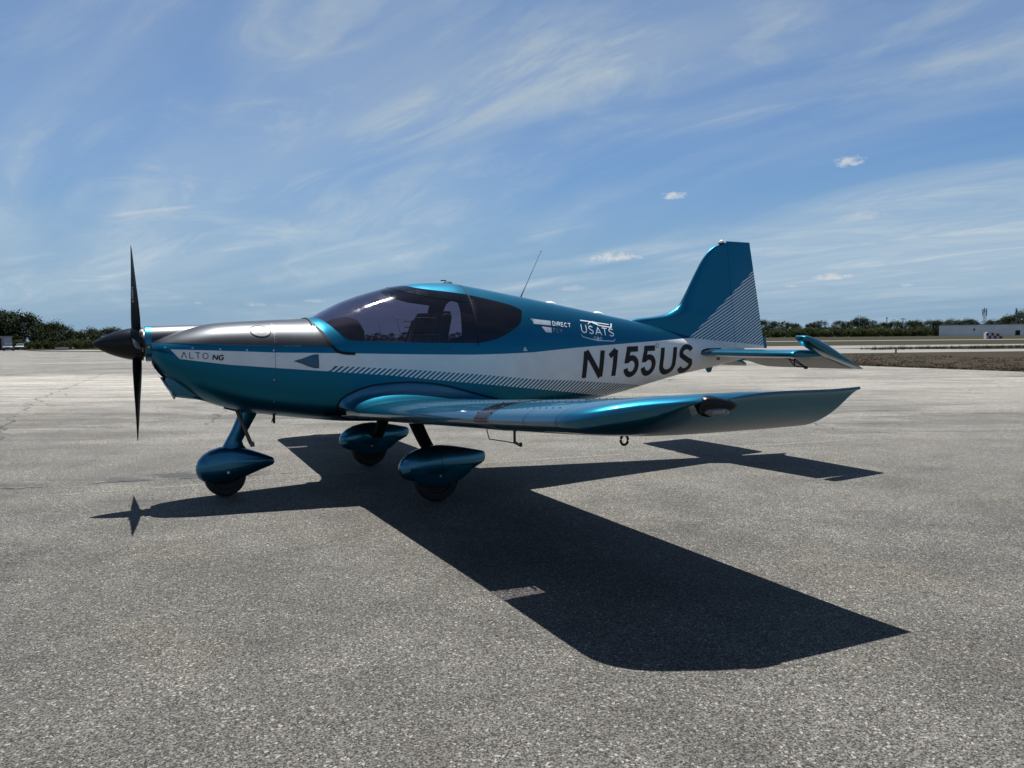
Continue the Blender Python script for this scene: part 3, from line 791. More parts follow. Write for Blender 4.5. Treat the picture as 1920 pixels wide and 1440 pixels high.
FQ_TOP = pchip([(1.39, .72), (1.40, .745), (1.42, .775), (1.50, .822), (1.66, .872), (1.92, .889), (2.19, .864), (2.54, .772), (2.80, .70), (2.96, .655)])
FQ_BOT = pchip([(1.39, .72), (1.395, .69), (1.41, .65), (1.48, .60), (1.65, .578), (2.2, .57), (2.7, .59), (2.96, .64)])
WINGS = []
for sgn in (-1, 1):
    W = make_wing(sgn); WINGS.append(W)
    # root fillet, concave between the hull and the wing panel
    mb = MB()
    for up in (True, False):
        rows = []
        for xi in XI:
            px, pz = wing_pt(.78, xi, up); P = Vector((px, .78, pz))
            qx = 1.39 + (2.96 - 1.39) * xi; qz = (FQ_TOP if up else FQ_BOT)(qx); Q = Vector((qx, y_of(qx, qz) - .006, qz))
            Cc = Vector((px * .75 + qx * .25, Q.y * .72 + P.y * .28, pz * .85 + qz * .15)); row = []
            for k in range(11):
                t = k / 10; p = P * (1 - t) ** 2 + Cc * 2 * t * (1 - t) + Q * t * t; row.append((p.x, sgn * p.y, p.z))
            rows.append(row)
        mb.grid(rows)
    mb.build('wing_fillet', 'teal_paint', PLANE, 50)
    seam = []
    for xi in XI[::-1]: qx = 1.39 + 1.57 * xi; qz = FQ_TOP(qx); seam.append((qx, sgn * (y_of(qx, qz) + .001), qz))
    for xi in XI[1:8]: qx = 1.39 + 1.57 * xi; qz = FQ_BOT(qx); seam.append((qx, sgn * (y_of(qx, qz) + .001), qz))
    mb = MB(); mb.tube(seam, .0055, 6); mb.build('fillet_seal', 'rubber', PLANE)
    # landing light lens let into the leading edge, panel seams, rivet lines
    LENS = wing_band('landing_light_lens', sgn, 2.86, 3.04, .31, .185, 'lens_tint', W)
    mb = MB()
    for yy in (2.872, 3.028): mb.add([(wing_pt(yy, xi, True)[0], sgn * yy, wing_pt(yy, xi, True)[1] - .002) for xi in XI[:9]] + [(wing_pt(yy, xi, False)[0], sgn * yy, wing_pt(yy, xi, False)[1] + .002) for xi in XI[8:0:-1]], [tuple(range(17))])
    mb.add([(wing_pt(yy, XI[8], u_)[0], sgn * yy, wing_pt(yy, XI[8], u_)[1]) for yy, u_ in ((2.872, True), (3.028, True), (3.028, False), (2.872, False))], [(0, 1, 2, 3)]); mb.build('lamp_bay', 'lamp_bay_grey', LENS, 0)
    mb = MB(); mb.lathe([(0, .05), (.02, .046), (.045, .03), (.05, .001)], (1.80, sgn * 2.95, W_ZL(2.95) + .02), 16, 'X'); mb.build('lamp', 'steel', LENS)
    for ys in (2.15, 3.42, 3.71): wing_band('panel_seam', sgn, ys, ys + .004, .74, .06, 'decal_faint', W, .0012, 1)
    # flap and aileron gaps on the upper surface
    for ya, yb, nm in ((.84, 2.14, 'flap_gap'), (2.17, 3.60, 'aileron_gap')):
        rows = []
        for i in range(9):
            y = ya + (yb - ya) * i / 8; a = wing_pt(y, .755, True); c = wing_pt(y, .762, True); rows.append([(a[0], sgn * y, a[1] + .0015), (c[0], sgn * y, c[1] + .0015)])
        m2 = MB(); m2.grid(rows); m2.build(nm, 'rubber', W)
    mb = MB()
    for row in (.06, .16, .27, .38, .62):
        for k in range(46):
            y = .92 + k * .060; p = wing_pt(y, row, True); q = wing_pt(y, row + .02, True); disc(mb, (p[0], sgn * y, p[1] + .0005), (-(q[1] - p[1]), 0, q[0] - p[0]), .0045, .0016, 6)
    tag(mb.build('rivet', 'teal_plain', W), kind='stuff')
    mb = MB()
    for yy in (2.872, 3.028):
        for xi in (.02, .07, .13, .2): p = wing_pt(yy, xi, True); q = wing_pt(yy, xi + .02, True); disc(mb, (p[0] - .002, sgn * yy, p[1] + .003), (-(q[1] - p[1]), 0, q[0] - p[0]), .007, .002, 8)
    tag(mb.build('screw', 'dark_steel', W), kind='stuff')
    # position light: black teardrop recess with a clear lens, at the tip edge
    c = Vector((2.095, sgn * 4.070, .940)); mb = MB(); U = Vector((.978, sgn * .20, .02)).normalized(); V = Vector((-.02, sgn * .25, .97)).normalized(); V = (V - U * V.dot(U)).normalized(); Nn = U.cross(V); Nn = Nn if Nn.y * sgn > 0 else -Nn
    def tear(t, k=1.0): return (.084 * k * math.cos(t) + .012 * k * math.cos(2 * t), .040 * k * math.sin(t) * (1 - .25 * math.cos(t)))
    rows = []
    for k, h in ((1.0, -.02), (1.0, .006), (.93, .016), (.7, .022), (.4, .025), (.02, .026)): rows.append([c + U * tear(2 * math.pi * j / 32, k)[0] + V * tear(2 * math.pi * j / 32, k)[1] + Nn * h for j in range(32)])
    mb.grid(rows, closed=True); LIGHT = mb.build('position_light', 'black_gloss', W, 50)
    mb = MB(); c2 = c + Nn * .019 - V * .015; rows = []
    for k, h in ((1.0, .0), (.92, .012), (.7, .020), (.35, .024), (.02, .025)): rows.append([c2 + U * .062 * k * math.cos(2 * math.pi * j / 24) * (1 - .15 * math.cos(4 * math.pi * j / 24)) + V * .016 * k * math.sin(2 * math.pi * j / 24) + Nn * h for j in range(24)])
    mb.grid(rows, closed=True); mb.build('lens', 'clear_lens', LIGHT, 60)
    mb = MB(); mb.tube([c2 - U * .026 + Nn * .010, c2 + U * .026 + Nn * .010], .008, 12); mb.build('bulb', 'steel', LIGHT)
    # tie-down ring under the wing
    mb = MB(); rc = Vector((1.975, sgn * 3.6, .760)); mb.tube([rc + Vector((math.sin(t) * .019, math.cos(t * 1.0) * .0, math.cos(t) * .022)) for t in [2 * math.pi * k / 20 for k in range(21)]], .006, 8, cap=False); mb.tube([rc + Vector((0, 0, .02)), rc + Vector((0, 0, .09))], .009, 8)
    mb.build('tie_down_ring', 'decal_dark', W)
    # aileron hinge fairing below
    for yy in (2.5, 3.3):
        mb = MB(); p = wing_pt(yy, .74, False); mb.box((p[0], sgn * yy, p[1] - .012), (.10, .012, .03)); mb.build('hinge_bracket', 'decal_dark', W)
# pitot probe and its line under the left wing only
mb = MB()
mb.tube([(1.75, -2.545, .745), (1.75, -2.60, .668), (1.75, -2.93, .684)], .003, 6)
mb.box((1.75, -2.965, .682), (.012, .07, .010), Matrix.Rotation(R(8), 3, 'X')); mb.box((1.75, -2.925, .728), (.010, .010, .096)); mb.box((1.75, -2.998, .684), (.012, .008, .020))
mb.build('pitot_probe', 'decal_dark', WINGS[0])

# ---- fin and rudder
FIN_LE = pchip([(1.15, 4.30), (1.36, 4.32), (1.405, 4.42), (1.422, 4.579), (1.444, 4.76), (1.482, 4.891), (1.545, 5.004), (1.62, 5.056), (1.746, 5.131), (1.973, 5.266), (2.06, 5.330), (2.114, 5.382), (2.155, 5.44), (2.181, 5.5), (2.198, 5.556), (2.212, 5.62)])
FIN_H = lin([(1.0, 5.705), (2.25, 5.615)])
FIN_TE = lin([(1.104, 6.148), (2.228, 5.930)])


def fin_half(z): return lin([(1.0, .075), (1.45, .058), (1.8, .045), (2.15, .032), (2.215, .022)])(z)


mb = MB(); rows = []
FZ = [1.10, 1.2, 1.3, 1.36, 1.39, 1.405, 1.415, 1.424, 1.435, 1.447, 1.462, 1.482, 1.51, 1.545, 1.58, 1.62, 1.68, 1.746, 1.85, 1.973, 2.03, 2.06, 2.09, 2.114, 2.135, 2.155, 2.17, 2.181, 2.19, 2.198, 2.205, 2.21]
for z in FZ:
    le, te = FIN_LE(z), FIN_H(z) - .0012; c = te - le; h = fin_half(z) * min(1, .35 + c * .75); r = []
    def th(q): return h * min(1.0, (1 - (1 - min(1, q / .22)) ** 2) ** .5) if q < .22 else h * (1 - .10 * (q - .22))
    Q = [((1 - math.cos(math.pi / 2 * k / 14)) if k < 14 else 1) for k in range(15)]
    for q in Q[::-1]: r.append((le + c * q, -th(q), z))
    for q in Q[1:]: r.append((le + c * q, th(q), z))
    rows.append(r)
mb.grid(rows); n = len(rows[0]); mb.add(rows[-1], [tuple(range(n))])
FIN = mb.build('fin', 'livery', PLANE, 40)
mb = MB(); rows = []
for z in (1.104, 1.13, 1.3, 1.5, 1.7, 1.9, 2.1, 2.21, 2.226):
    a, te = FIN_H(z) + .0015, FIN_TE(z); c = te - a; cf = FIN_H(z) - FIN_LE(z); h = fin_half(z) * min(1, .35 + cf * .75) * .93; e = .8 if z > 2.22 else 1
    rows.append([(a + c * q, s_ * h * w * e, z) for s_, q, w in ((-1, 1, .05), (-1, .6, .45), (-1, .25, .82), (-1, .06, .96), (-1, 0, 1), (1, 0, 1), (1, .06, .96), (1, .25, .82), (1, .6, .45), (1, 1, .05))])
mb.grid(rows, closed=True); mb.add(rows[-1], [tuple(range(10))]); mb.add(rows[0], [tuple(range(10))])
RUD = mb.build('rudder', 'livery', PLANE, 40)
mb = MB(); mb.add([(6.146, -.004, 1.10), (6.185, -.003, 1.10), (6.165, -.003, 1.225), (6.124, -.004, 1.225), (6.146, .004, 1.10), (6.185, .003, 1.10), (6.165, .003, 1.225), (6.124, .004, 1.225)], [(0, 1, 2, 3), (7, 6, 5, 4), (0, 4, 5, 1), (1, 5, 6, 2), (2, 6, 7, 3)])
mb.build('trim_tab', 'teal_plain', RUD, 0)
mb = MB(); mb.lathe([(2.196, .034), (2.208, .034), (2.212, .026), (2.214, .02)], (5.555, 0, 0), 16, 'Z'); BEAC = mb.build('beacon_base', 'dark_steel', FIN)
mb = MB(); mb.lathe([(2.212, .022), (2.222, .022), (2.232, .016), (2.237, .006), (2.238, 0)], (5.555, 0, 0), 16, 'Z'); mb.build('beacon', 'white_plastic', BEAC)

# ---- tailplane and drooped elevators
EL_A = R(22.8); HX, HZ = 5.685, 1.062
S_LE = lin([(0, 5.165), (.25, 5.195), (1.28, 5.29), (1.40, 5.33)])


def stab_sec(y, le, te, zc, t, n=14, k=1.0):
    out = []
    for up in (1, -1):
        seq = [(1 - math.cos(math.pi / 2 * j / n)) for j in range(n + 1)]; seq = seq[::-1] if up == 1 else seq[1:]
        for q in seq:
            h = t * (1 - (1 - min(1, q / .34)) ** 2) ** .5 if q < .34 else t * (1 - .28 * (q - .34))
            out.append((le + (te - le) * q, y, zc + up * h * k))
    return out


for sgn in (-1, 1):
    mb = MB(); rows = []
    for y, k in ((.06, 1), (.3, 1), (.7, 1), (1.1, 1), (1.24, 1), (1.262, .96), (1.272, .8), (1.276, .5)):
        rows.append(stab_sec(sgn * y, S_LE(y) + (0 if k == 1 else .02 * (1 - k)), HX - .012, HZ, .040, k=k))
    mb.grid(rows); n = len(rows[0]); mb.add(rows[-1], [tuple(range(n))]); mb.add([r[0] for r in rows] + [r[-1] for r in rows], [(i, i + 1, len(rows) + i + 1, len(rows) + i) for i in range(len(rows) - 1)])
    ST = mb.build('tailplane', 'teal_paint', PLANE, 40)
    mb = MB(); mb.tube([(p[0], p[1], p[2]) for p in [(S_LE(.1) - .008, sgn * (.075 + .0), HZ)]] * 1 + [(S_LE(.1) + q, sgn * (y_of(S_LE(.1) + q, HZ + .05) + .006), HZ + .043 * min(1, (q / .08) ** .5)) for q in (.02, .05, .1, .2, .3)], .006, 6); mb.build('root_seal', 'rubber', ST)
    # elevator: built level about the hinge, then turned trailing edge down
    def turn(p):
        x, z = p[0] - HX, p[2] - HZ; return (HX + x * math.cos(EL_A) + z * math.sin(EL_A), p[1], HZ - x * math.sin(EL_A) + z * math.cos(EL_A))
    mb = MB()
    rows = []
    for y, te in ((.10, 6.02), (.16, 6.07), (.4, 6.075), (.8, 6.07), (1.285, 6.058)):
        rows.append([turn((x, sgn * y, z)) for x, z in ((te, HZ + .003), (HX + .2, HZ + .022), (HX + .05, HZ + .034), (HX, HZ + .036), (HX - .02, HZ + .02), (HX - .024, HZ), (HX - .02, HZ - .02), (HX, HZ - .036), (HX + .05, HZ - .034), (HX + .2, HZ - .022), (te, HZ - .003))])
    mb.grid([r[:6] for r in rows], 0); mb.grid([r[5:] for r in rows], 1); mb.add([r[0] for r in rows] + [r[-1] for r in rows], [(i, i + 1, 5 + i + 1, 5 + i) for i in range(4)], 0)
    mb.add(rows[0], [tuple(range(11))], 0)
    ELV = mb.build('elevator', ['teal_paint', 'underside'], PLANE, 40)
    mb = MB(); rows = []
    for y, k, g in ((1.287, 1, 0), (1.34, 1, 0), (1.375, .97, .004), (1.395, .85, .014), (1.406, .6, .03), (1.410, .3, .045)):
        o = []
        le, te = HX - .412 + g, 6.056 - g * .3; nq = 14
        for up in (1, -1):
            seq = [(1 - math.cos(math.pi * j / nq)) / 2 for j in range(nq + 1)]; seq = seq[::-1] if up == 1 else seq[1:]
            for q in seq:
                h = .046 * (math.sqrt(max(0, q / .3)) * (1.5 - .5 * q / .3) if q < .3 else max(.06, 1 - ((q - .3) / .7) ** 1.25)) ; o.append(turn((le + (te - le) * q, sgn * y, HZ + up * h * k)))
        rows.append(o)
    mb.grid(rows); n = len(rows[0]); mb.add(rows[-1], [tuple(range(n))]); mb.add(rows[0], [tuple(range(n))]); mb.build('horn_balance', 'teal_paint', ELV, 45)
    if sgn < 0:
        mb = MB(); A = Vector(turn((HX + .06, -.86, HZ - .034))); B = Vector(turn((HX + .05, -.90, HZ - .11))); Cc = Vector((HX - .06, -.88, HZ - .045)); D = Vector((HX + .13, -.92, HZ - .14))
        for a, c in ((Cc, B), (A, B), (Cc, D), (B, D), (A, D)): mb.tube([a, c], .0055, 6)
        mb.box(Cc, (.05, .016, .018)); mb.box(D, (.03, .02, .025)); mb.build('trim_linkage', 'decal_dark', ELV)
mb = MB(); mb.add([(5.33, -.012, .93), (5.45, -.012, .945), (5.42, -.008, .862), (5.385, -.008, .855), (5.33, .012, .93), (5.45, .012, .945), (5.42, .008, .862), (5.385, .008, .855)], [(0, 1, 2, 3), (7, 6, 5, 4), (0, 4, 5, 1), (1, 5, 6, 2), (2, 6, 7, 3), (3, 7, 4, 0)]); mb.build('tail_skid', 'teal_plain', PLANE, 0)
skin_poly('access_plate', dens([(5.425, .985), (5.47, .985), (5.47, 1.012), (5.425, 1.012)], 3), 'dark_steel', FUS, .0025)

# ---- propeller and spinner
PROP = link('propeller', None, PLANE); PROP.location = (0, 0, 1.2095)
principled('carbon', (.003, .0035, .0045), 0, .4, 0, .08, .15)
blade = MB(); rows = []
for r, ch, be, th, ax in ((.07, .060, 62, .030, 0), (.10, .070, 55, .028, 0), (.13, .088, 46, .024, .0), (.20, .100, 39, .019, -.001), (.30, .102, 32, .014, -.003), (.42, .090, 26, .010, -.006), (.54, .072, 21, .007, -.009), (.64, .052, 17, .005, -.012), (.70, .034, 15, .0035, -.014), (.725, .018, 14, .0025, -.015), (.735, .004, 14, .001, -.016)):
    b = R(be); row = []
    for k in range(16):
        t = 2 * math.pi * k / 16; u = math.cos(t) * ch / 2; w = math.sin(t) * th / 2 * (1 + .25 * math.cos(t)) + (.06 * ch * (1 - (2 * u / ch) ** 2))
        row.append((ax - u * math.sin(b) + w * math.cos(b), u * math.cos(b) + w * math.sin(b), r))
    rows.append(row)
blade.grid(rows, closed=True); blade.add(rows[-1], [tuple(range(16))])
bme = blade.mesh('propeller_blade', 'carbon', 50)
for k in range(4):
    o = link('propeller_blade', bme, PROP); o.rotation_euler = (R(90 * k + .6), 0, 0)
mb = MB(); prof = [(-.297, .0006)]
for k in range(1, 25):
    t = k / 24; prof.append((-.297 + t * .33, .1255 * (1 - (1 - t) ** 1.72) ** .80))
prof += [(.036, .1262), (.046, .126), (.047, .118)]
mb.lathe(prof, (0, 0, 0), 56); SPIN = mb.build('spinner', 'black_gloss', PROP, 40)
mb = MB(); mb.lathe([(.0475, .119), (.0475, .02)], (0, 0, 0), 40); mb.build('backplate', 'steel', PROP)
mb = MB()
for a in (205, 200, 195, 155, 150, 100, 110, 60, 250, 255, 290, 20, 330): disc(mb, (.040, .1262 * math.cos(R(a)), .1262 * math.sin(R(a))), (0, math.cos(R(a)), math.sin(R(a))), .0045, .002, 8)
tag(mb.build('screw', 'steel', SPIN), kind='stuff')
mb = MB(); mb.lathe([(.047, .10), (.09, .10)], (0, 0, 1.2095), 24); mb.build('gearbox_collar', 'dark_steel', PLANE)

# ---- undercarriage
def pod(mb, xs, n=28):
    rows = []
    for x, zc, hh, hw, e in xs:
        rows.append([(x, hw * math.copysign(abs(math.cos(t)) ** (2 / e), math.cos(t)), zc + hh * math.copysign(abs(math.sin(t)) ** (2 / e), math.sin(t))) for t in [2 * math.pi * k / n for k in range(n)]])
    mb.grid(rows, closed=True); mb.add(rows[0], [tuple(range(n))]); mb.add(rows[-1], [tuple(range(n))])


def wheel_prof(r, w): return [(-w / 2 * .55, r * .52), (-w / 2 * .62, r * .60), (-w / 2 * .95, r * .66), (-w / 2, r * .80), (-w / 2 * .88, r * .93), (-w / 2 * .5, r * .985), (0, r), (w / 2 * .5, r * .985), (w / 2 * .88, r * .93), (w / 2, r * .80), (w / 2 * .95, r * .66), (w / 2 * .62, r * .60), (w / 2 * .55, r * .52)]


def make_wheel(parent, x, y, r, w):
    W = link('wheel', None, parent); W.location = (x, y, r)
    mb = MB(); mb.lathe(wheel_prof(r, w), (0, 0, 0), 36, 'Y'); mb.build('tyre', 'tyre', W, 40)
    mb = MB(); mb.lathe([(-w * .30, 0.001), (-w * .30, r * .2), (-w * .2, r * .3), (-w * .27, r * .52), (w * .27, r * .52), (w * .2, r * .3), (w * .30, r * .2), (w * .30, .001)], (0, 0, 0), 24, 'Y'); mb.build('hub', 'rubber', W, 40)
    return W


NG = link('nose_gear', None, PLANE)
mb = MB()
pod(mb, [(.383, .225, .004, .004, 2), (.387, .225, .035, .030, 2), (.405, .227, .075, .055, 2.1), (.44, .232, .108, .078, 2.2), (.49, .238, .132, .094, 2.2), (.56, .246, .146, .102, 2.3), (.64, .253, .146, .102, 2.3), (.72, .257, .128, .094, 2.2), (.80, .259, .098, .078, 2.1), (.88, .258, .066, .055, 2), (.94, .255, .042, .034, 2), (.968, .253, .030, .022, 2), (.978, .252, .014, .012, 2)])
pant = mb.build('wheel_pant', 'teal_paint', NG, 50)
mb = MB(); rows = []
for z, xa, xb, h in ((.345, .52, .80, .085), (.37, .555, .765, .062), (.395, .585, .745, .048), (.43, .605, .735, .042), (.52, .655, .785, .042), (.60, .69, .83, .042), (.69, .72, .88, .042)):
    rows.append([(xa + (xb - xa) * q, y * h, z) for q, y in ((0, 0), (.06, .55), (.2, .9), (.4, 1), (.7, .7), (1, .05), (1, -.05), (.7, -.7), (.4, -1), (.2, -.9), (.06, -.55))])
mb.grid(rows, closed=True); mb.build('leg_fairing', 'teal_paint', NG, 50)
mb = MB(); mb.tube([(.685, -.066, .70), (.735, -.066, .57), (.795, -.062, .41)], [.013, .015, .016], 10); mb.box((.805, -.05, .405), (.03, .06, .035)); mb.build('drag_strut', 'dark_steel', NG)
mb = MB(); rows = [[(.60 + .0 * k, y * .05, .712), (.66, y * .07, .690), (.72, y * .07, .672), (.92, y * .06, .648)] for y in (-1, 1)]; mb.grid(rows); mb.tube([(.60, -.05, .705), (.70, -.07, .676), (.92, -.06, .645), (1.02, -.05, .63)], .008, 6); mb.build('gear_bay_plate', 'dark_steel', NG)
mb = MB(); disc(mb, (.615, -.102, .20), (0, -1, 0), .011); mb.build('axle_cap', 'steel', pant)
make_wheel(NG, .60, 0, .158, .105)
mb = MB(); mb.tube([(.96, -.17, .66), (.96, -.17, .575)], .010, 8); mb.tube([(.955, -.17, .62), (.94, -.175, .585)], .004, 6); mb.build('breather_pipe', 'rubber', COWL)
for sgn in (-1, 1):
    MG = link('main_gear', None, PLANE)
    mb = MB()
    yo = sgn * .96
    sub = MB(); pod(sub, [(1.728, .262, .004, .004, 2), (1.733, .262, .032, .03, 2), (1.755, .265, .066, .055, 2.1), (1.80, .270, .098, .078, 2.2), (1.87, .277, .122, .096, 2.3), (1.96, .284, .135, .106, 2.3), (2.06, .290, .134, .106, 2.3), (2.16, .294, .118, .098, 2.2), (2.26, .298, .094, .080, 2.1), (2.34, .304, .070, .056, 2.1), (2.395, .311, .050, .034, 2), (2.418, .316, .036, .020, 2), (2.426, .318, .016, .008, 2)])
    mb.add([(x, y + yo, z) for x, y, z in sub.v], sub.f)
    # skirt that follows the tyre
    rows = []
    for x, z in ((1.79, .225), (1.85, .16), (1.92, .135), (2.02, .128), (2.12, .135), (2.20, .165), (2.27, .22)): rows.append([(x, yo - .098, .27), (x, yo - .096, (z + .27) / 2), (x, yo - .083, z), (x, yo + .083, z), (x, yo + .096, (z + .27) / 2), (x, yo + .098, .27)])
    mb.grid(rows)
    pant = mb.build('wheel_pant', 'teal_paint', MG, 50)
    mb = MB(); rows = []
    for t in [k / 8 for k in range(9)]:
        y = .40 + .50 * t; z = .60 - .32 * t - .05 * math.sin(math.pi * t); xa = 1.965 + .06 * t; wd = .125 - .02 * t
        rows.append([(xa, sgn * y, z), (xa + .015, sgn * (y - .010), z - .014), (xa + wd - .01, sgn * (y - .010), z - .014), (xa + wd, sgn * y, z), (xa + wd - .01, sgn * (y + .010), z + .014), (xa + .015, sgn * (y + .010), z + .014)])
    mb.grid(rows, closed=True); mb.build('gear_leg', 'rubber', MG, 40)
    mb = MB(); mb.tube([(2.10, sgn * .42, .58), (2.18, sgn * .46, .535), (2.30, sgn * .50, .555), (2.36, sgn * .5, .585)], .004, 6); mb.build('brake_line', 'rubber', MG)
    mb = MB(); mb.tube([(2.035, yo + .1075 * math.copysign(abs(math.cos(t)) ** .87, math.cos(t)), .2885 + .1365 * math.copysign(abs(math.sin(t)) ** .87, math.sin(t))) for t in [2 * math.pi * k / 32 for k in range(33)]], .0016, 5, cap=False); mb.build('pant_joint', 'rubber', pant)
    mb = MB(); disc(mb, (2.02, yo - .107, .205), (0, -1, 0), .009); mb.build('axle_cap', 'steel', pant)
    make_wheel(MG, 2.02, yo, .175, .12)

# ---- aerials and roof fittings
mb = MB(); mb.tube([(3.205, 0, 1.585), (3.245, 0, 1.665), (3.285, 0, 1.745)], [.008, .0045, .003], 8); mb.tube([(3.285, 0, 1.745), (3.43, 0, 2.035)], [.0028, .0016], 6); mb.tube([(3.43, 0, 2.035), (3.433, 0, 2.040)], .005, 6); mb.build('whip_aerial', 'dark_steel', PLANE)
mb = MB(); mb.lathe([(0, .040), (.006, .040), (.016, .030), (.020, .012), (.021, 0)], (2.50, 0, 1.715), 16, 'Z'); mb.box((2.46, 0, 1.742), (.05, .014, .008)); mb.build('roof_aerial', 'rubber', PLANE)
for x in (3.53, 4.05):
    mb = MB(); rows = []
    for k, h in ((1, 0), (.95, .013), (.75, .022), (.4, .027), (.02, .028)): rows.append([(x + .055 * k * math.cos(t) + .0, .042 * k * math.sin(t), F_ZT(x + .055 * k * math.cos(t)) - .006 + h) for t in [2 * math.pi * j / 20 for j in range(20)]])
    mb.grid(rows, closed=True); mb.build('satellite_aerial', 'white_plastic', PLANE, 50)

# ---- cockpit, seen through the tinted canopy
def inside(p, m=.025):
    x, y, z = p; z = min(z, F_ZT(x) - m); yy = max(0.0, y_of(x, z) - m)
    while yy < abs(y) - .06 and z > 1.25: z -= .01; yy = max(0.0, y_of(x, z) - m)
    return (x, math.copysign(min(abs(y), yy), y), z)


mb = MB()
for sgn in (-1, 1):
    mb.grid([[(x, sgn * (sec(x, s)[0] - .02), sec(x, s)[1]) for s in [s_of(x, .62) + (s_of(x, min(1.20, Z_LOW(x) - .008)) - s_of(x, .62)) * j / 10 for j in range(11)]] for x in stations(1.30, 3.0, .05)])
mb.add([(1.30, -.5, .64), (3.0, -.46, .64), (3.0, .46, .64), (1.30, .5, .64)], [(0, 1, 2, 3)])
for sgn in (-1, 1):      # headliner under the roof and behind the rear windows
    mb.grid([[inside((x, sgn * sec(x, s)[0], sec(x, s)[1]), .012) for s in [shigh(x) + (1 - shigh(x)) * j / 6 for j in range(7)]] for x in stations(2.1, 3.0, .05)])
zz = [sec(2.85, s_of(2.85, .65) + (1 - s_of(2.85, .65)) * j / 14) for j in range(15)]
mb.add([(2.85, -(y - .008 if y > .03 else 0), z - .008) for y, z in zz] + [(2.85, (y - .008 if y > .03 else 0), z - .008) for y, z in zz[::-1][1:]], [tuple(range(29))])
mb.build('cockpit_lining', 'interior', PLANE)
mb = MB(); rows = []
for y in [-.47 + .94 * k / 16 for k in range(17)]:
    e = 1 - (abs(y) / .47) ** 3.2 * .16; k = 1 - (abs(y) / .47) ** 4 * .35
    rows.append([(1.36, y * .92, 1.20), (1.365, y * .9, 1.33), (1.42, y * .95, 1.20 + .175 * k), (1.55, y * .98, 1.20 + .215 * k), (1.60, y, 1.20 + .20 * k), (1.625, y, 1.20 + .14 * k), (1.615, y, 1.20 + .03 * k), (1.575, y, 1.16), (1.56, y, 1.0)])
rows = [[inside(p, .04) for p in r] for r in rows]
mb.grid(rows); mb.add(rows[0], [tuple(range(9))]); mb.add(rows[-1], [tuple(range(9))]); mb.build('instrument_panel', 'interior', PLANE, 40)
mb = MB(); rows = []
for k in range(25):      # roll-over arch behind the seats, leaning aft as it rises
    t = math.pi * k / 24; cy, cz = math.cos(t), math.sin(t)
    x = 2.455; z = 1.18 + .46 * cz ** .5; y = -.495 * math.copysign(abs(cy) ** .5, cy); i = .87
    rows.append([(x, y, z), (x + .145, y * .985, z - .004), (x + .145, y * i, 1.18 + (z - 1.18) * .86), (x, y * i, 1.18 + (z - 1.18) * .86)])
rows = [[inside(p) for p in r] for r in rows]
mb.grid(rows, closed=True); mb.build('roll_arch', 'interior', PLANE, 40)
for sgn in (-1, 1):
    S = link('seat', None, PLANE)
    y0 = sgn * .255
    mb = MB()
    def cushion(mb, pts, hw, th):
        rows = []
        for (x, z), (nx, nz) in pts:
            rows.append([(x + nx * th * math.sin(t) * (1.0), y0 + hw * math.copysign(abs(math.cos(t)) ** .45, math.cos(t)), z + nz * th * math.sin(t)) for t in [2 * math.pi * k / 20 for k in range(20)]])
        mb.grid(rows, closed=True); mb.add(rows[0], [tuple(range(20))]); mb.add(rows[-1], [tuple(range(20))])
    cushion(mb, [((1.74, .86), (-.2, 1)), ((1.78, .88), (-.1, 1)), ((1.96, .87), (0, 1)), ((2.14, .84), (.1, 1)), ((2.20, .83), (.2, 1))], .225, .055); mb.build('seat_cushion', 'seat_leather', S, 50)
    mb = MB(); rows = []
    for t in [k / 12 for k in range(13)]:
        z = .86 + .60 * t; x = 2.20 + .16 * t; hw = (.22 - .06 * max(0, t - .55) / .45) * (1 if t < .9 else (1 - ((t - .9) / .1) ** 2 * .55)); th = .055
        rows.append([(x + th * math.sin(a) * .9, y0 + hw * math.copysign(abs(math.cos(a)) ** .5, math.cos(a)), z) for a in [2 * math.pi * k / 20 for k in range(20)]])
    mb.grid(rows, closed=True); mb.add(rows[-1], [tuple(range(20))]); mb.build('seat_back', 'seat_leather', S, 50)
    mb = MB(); mb.tube([(2.29, y0 - .10, 1.42), (2.21, y0 - .11, 1.2), (2.08, y0 - .13, .95)], .012, 6); mb.tube([(2.29, y0 + .10, 1.40), (2.21, y0 + .10, 1.2), (2.08, y0 + .13, .95)], .010, 6); mb.build('seat_belt', 'interior', S)
    mb = MB(); mb.tube([(1.80, y0, .85), (1.76, y0, 1.0), (1.72, y0, 1.13)], .012, 8); mb.tube([(1.72, y0, 1.12), (1.715, y0, 1.20)], .02, 8); mb.build('control_stick', 'interior', S)
# sliding vent panel and its rail, drawn by thin edges on the glass
skin_line('vent_rail', [(1.875, 1.405), (2.05, 1.402), (2.205, 1.398)], .0035, 'dark_steel', GLASS, .004)
skin_line('vent_panel_edge', [(1.885, 1.402), (1.89, 1.30), (1.895, 1.275), (2.06, 1.27), (2.085, 1.275), (2.075, 1.34), (2.07, 1.402)], .0035, 'decal_dark', GLASS, .004)
skin_line('vent_scoop', [(1.935, 1.37), (1.99, 1.368), (1.992, 1.325), (1.935, 1.322)], .007, 'decal_dark', GLASS, .005)
skin_line('vent_lower_rail', [(1.62, 1.257), (1.89, 1.262), (2.21, 1.262)], .0035, 'dark_steel', GLASS, .004)
skin_line('vent_panel_edge', [(1.66, 1.375), (1.735, 1.372), (1.74, 1.27), (1.66, 1.268)], .003, 'decal_dark', GLASS, .004)

# ---- lettering, in strokes laid on the skin
def arc(cx, cy, rx, ry, a0, a1, n=12): return [(cx + rx * math.cos(R(a0 + (a1 - a0) * k / n)), cy + ry * math.sin(R(a0 + (a1 - a0) * k / n))) for k in range(n + 1)]


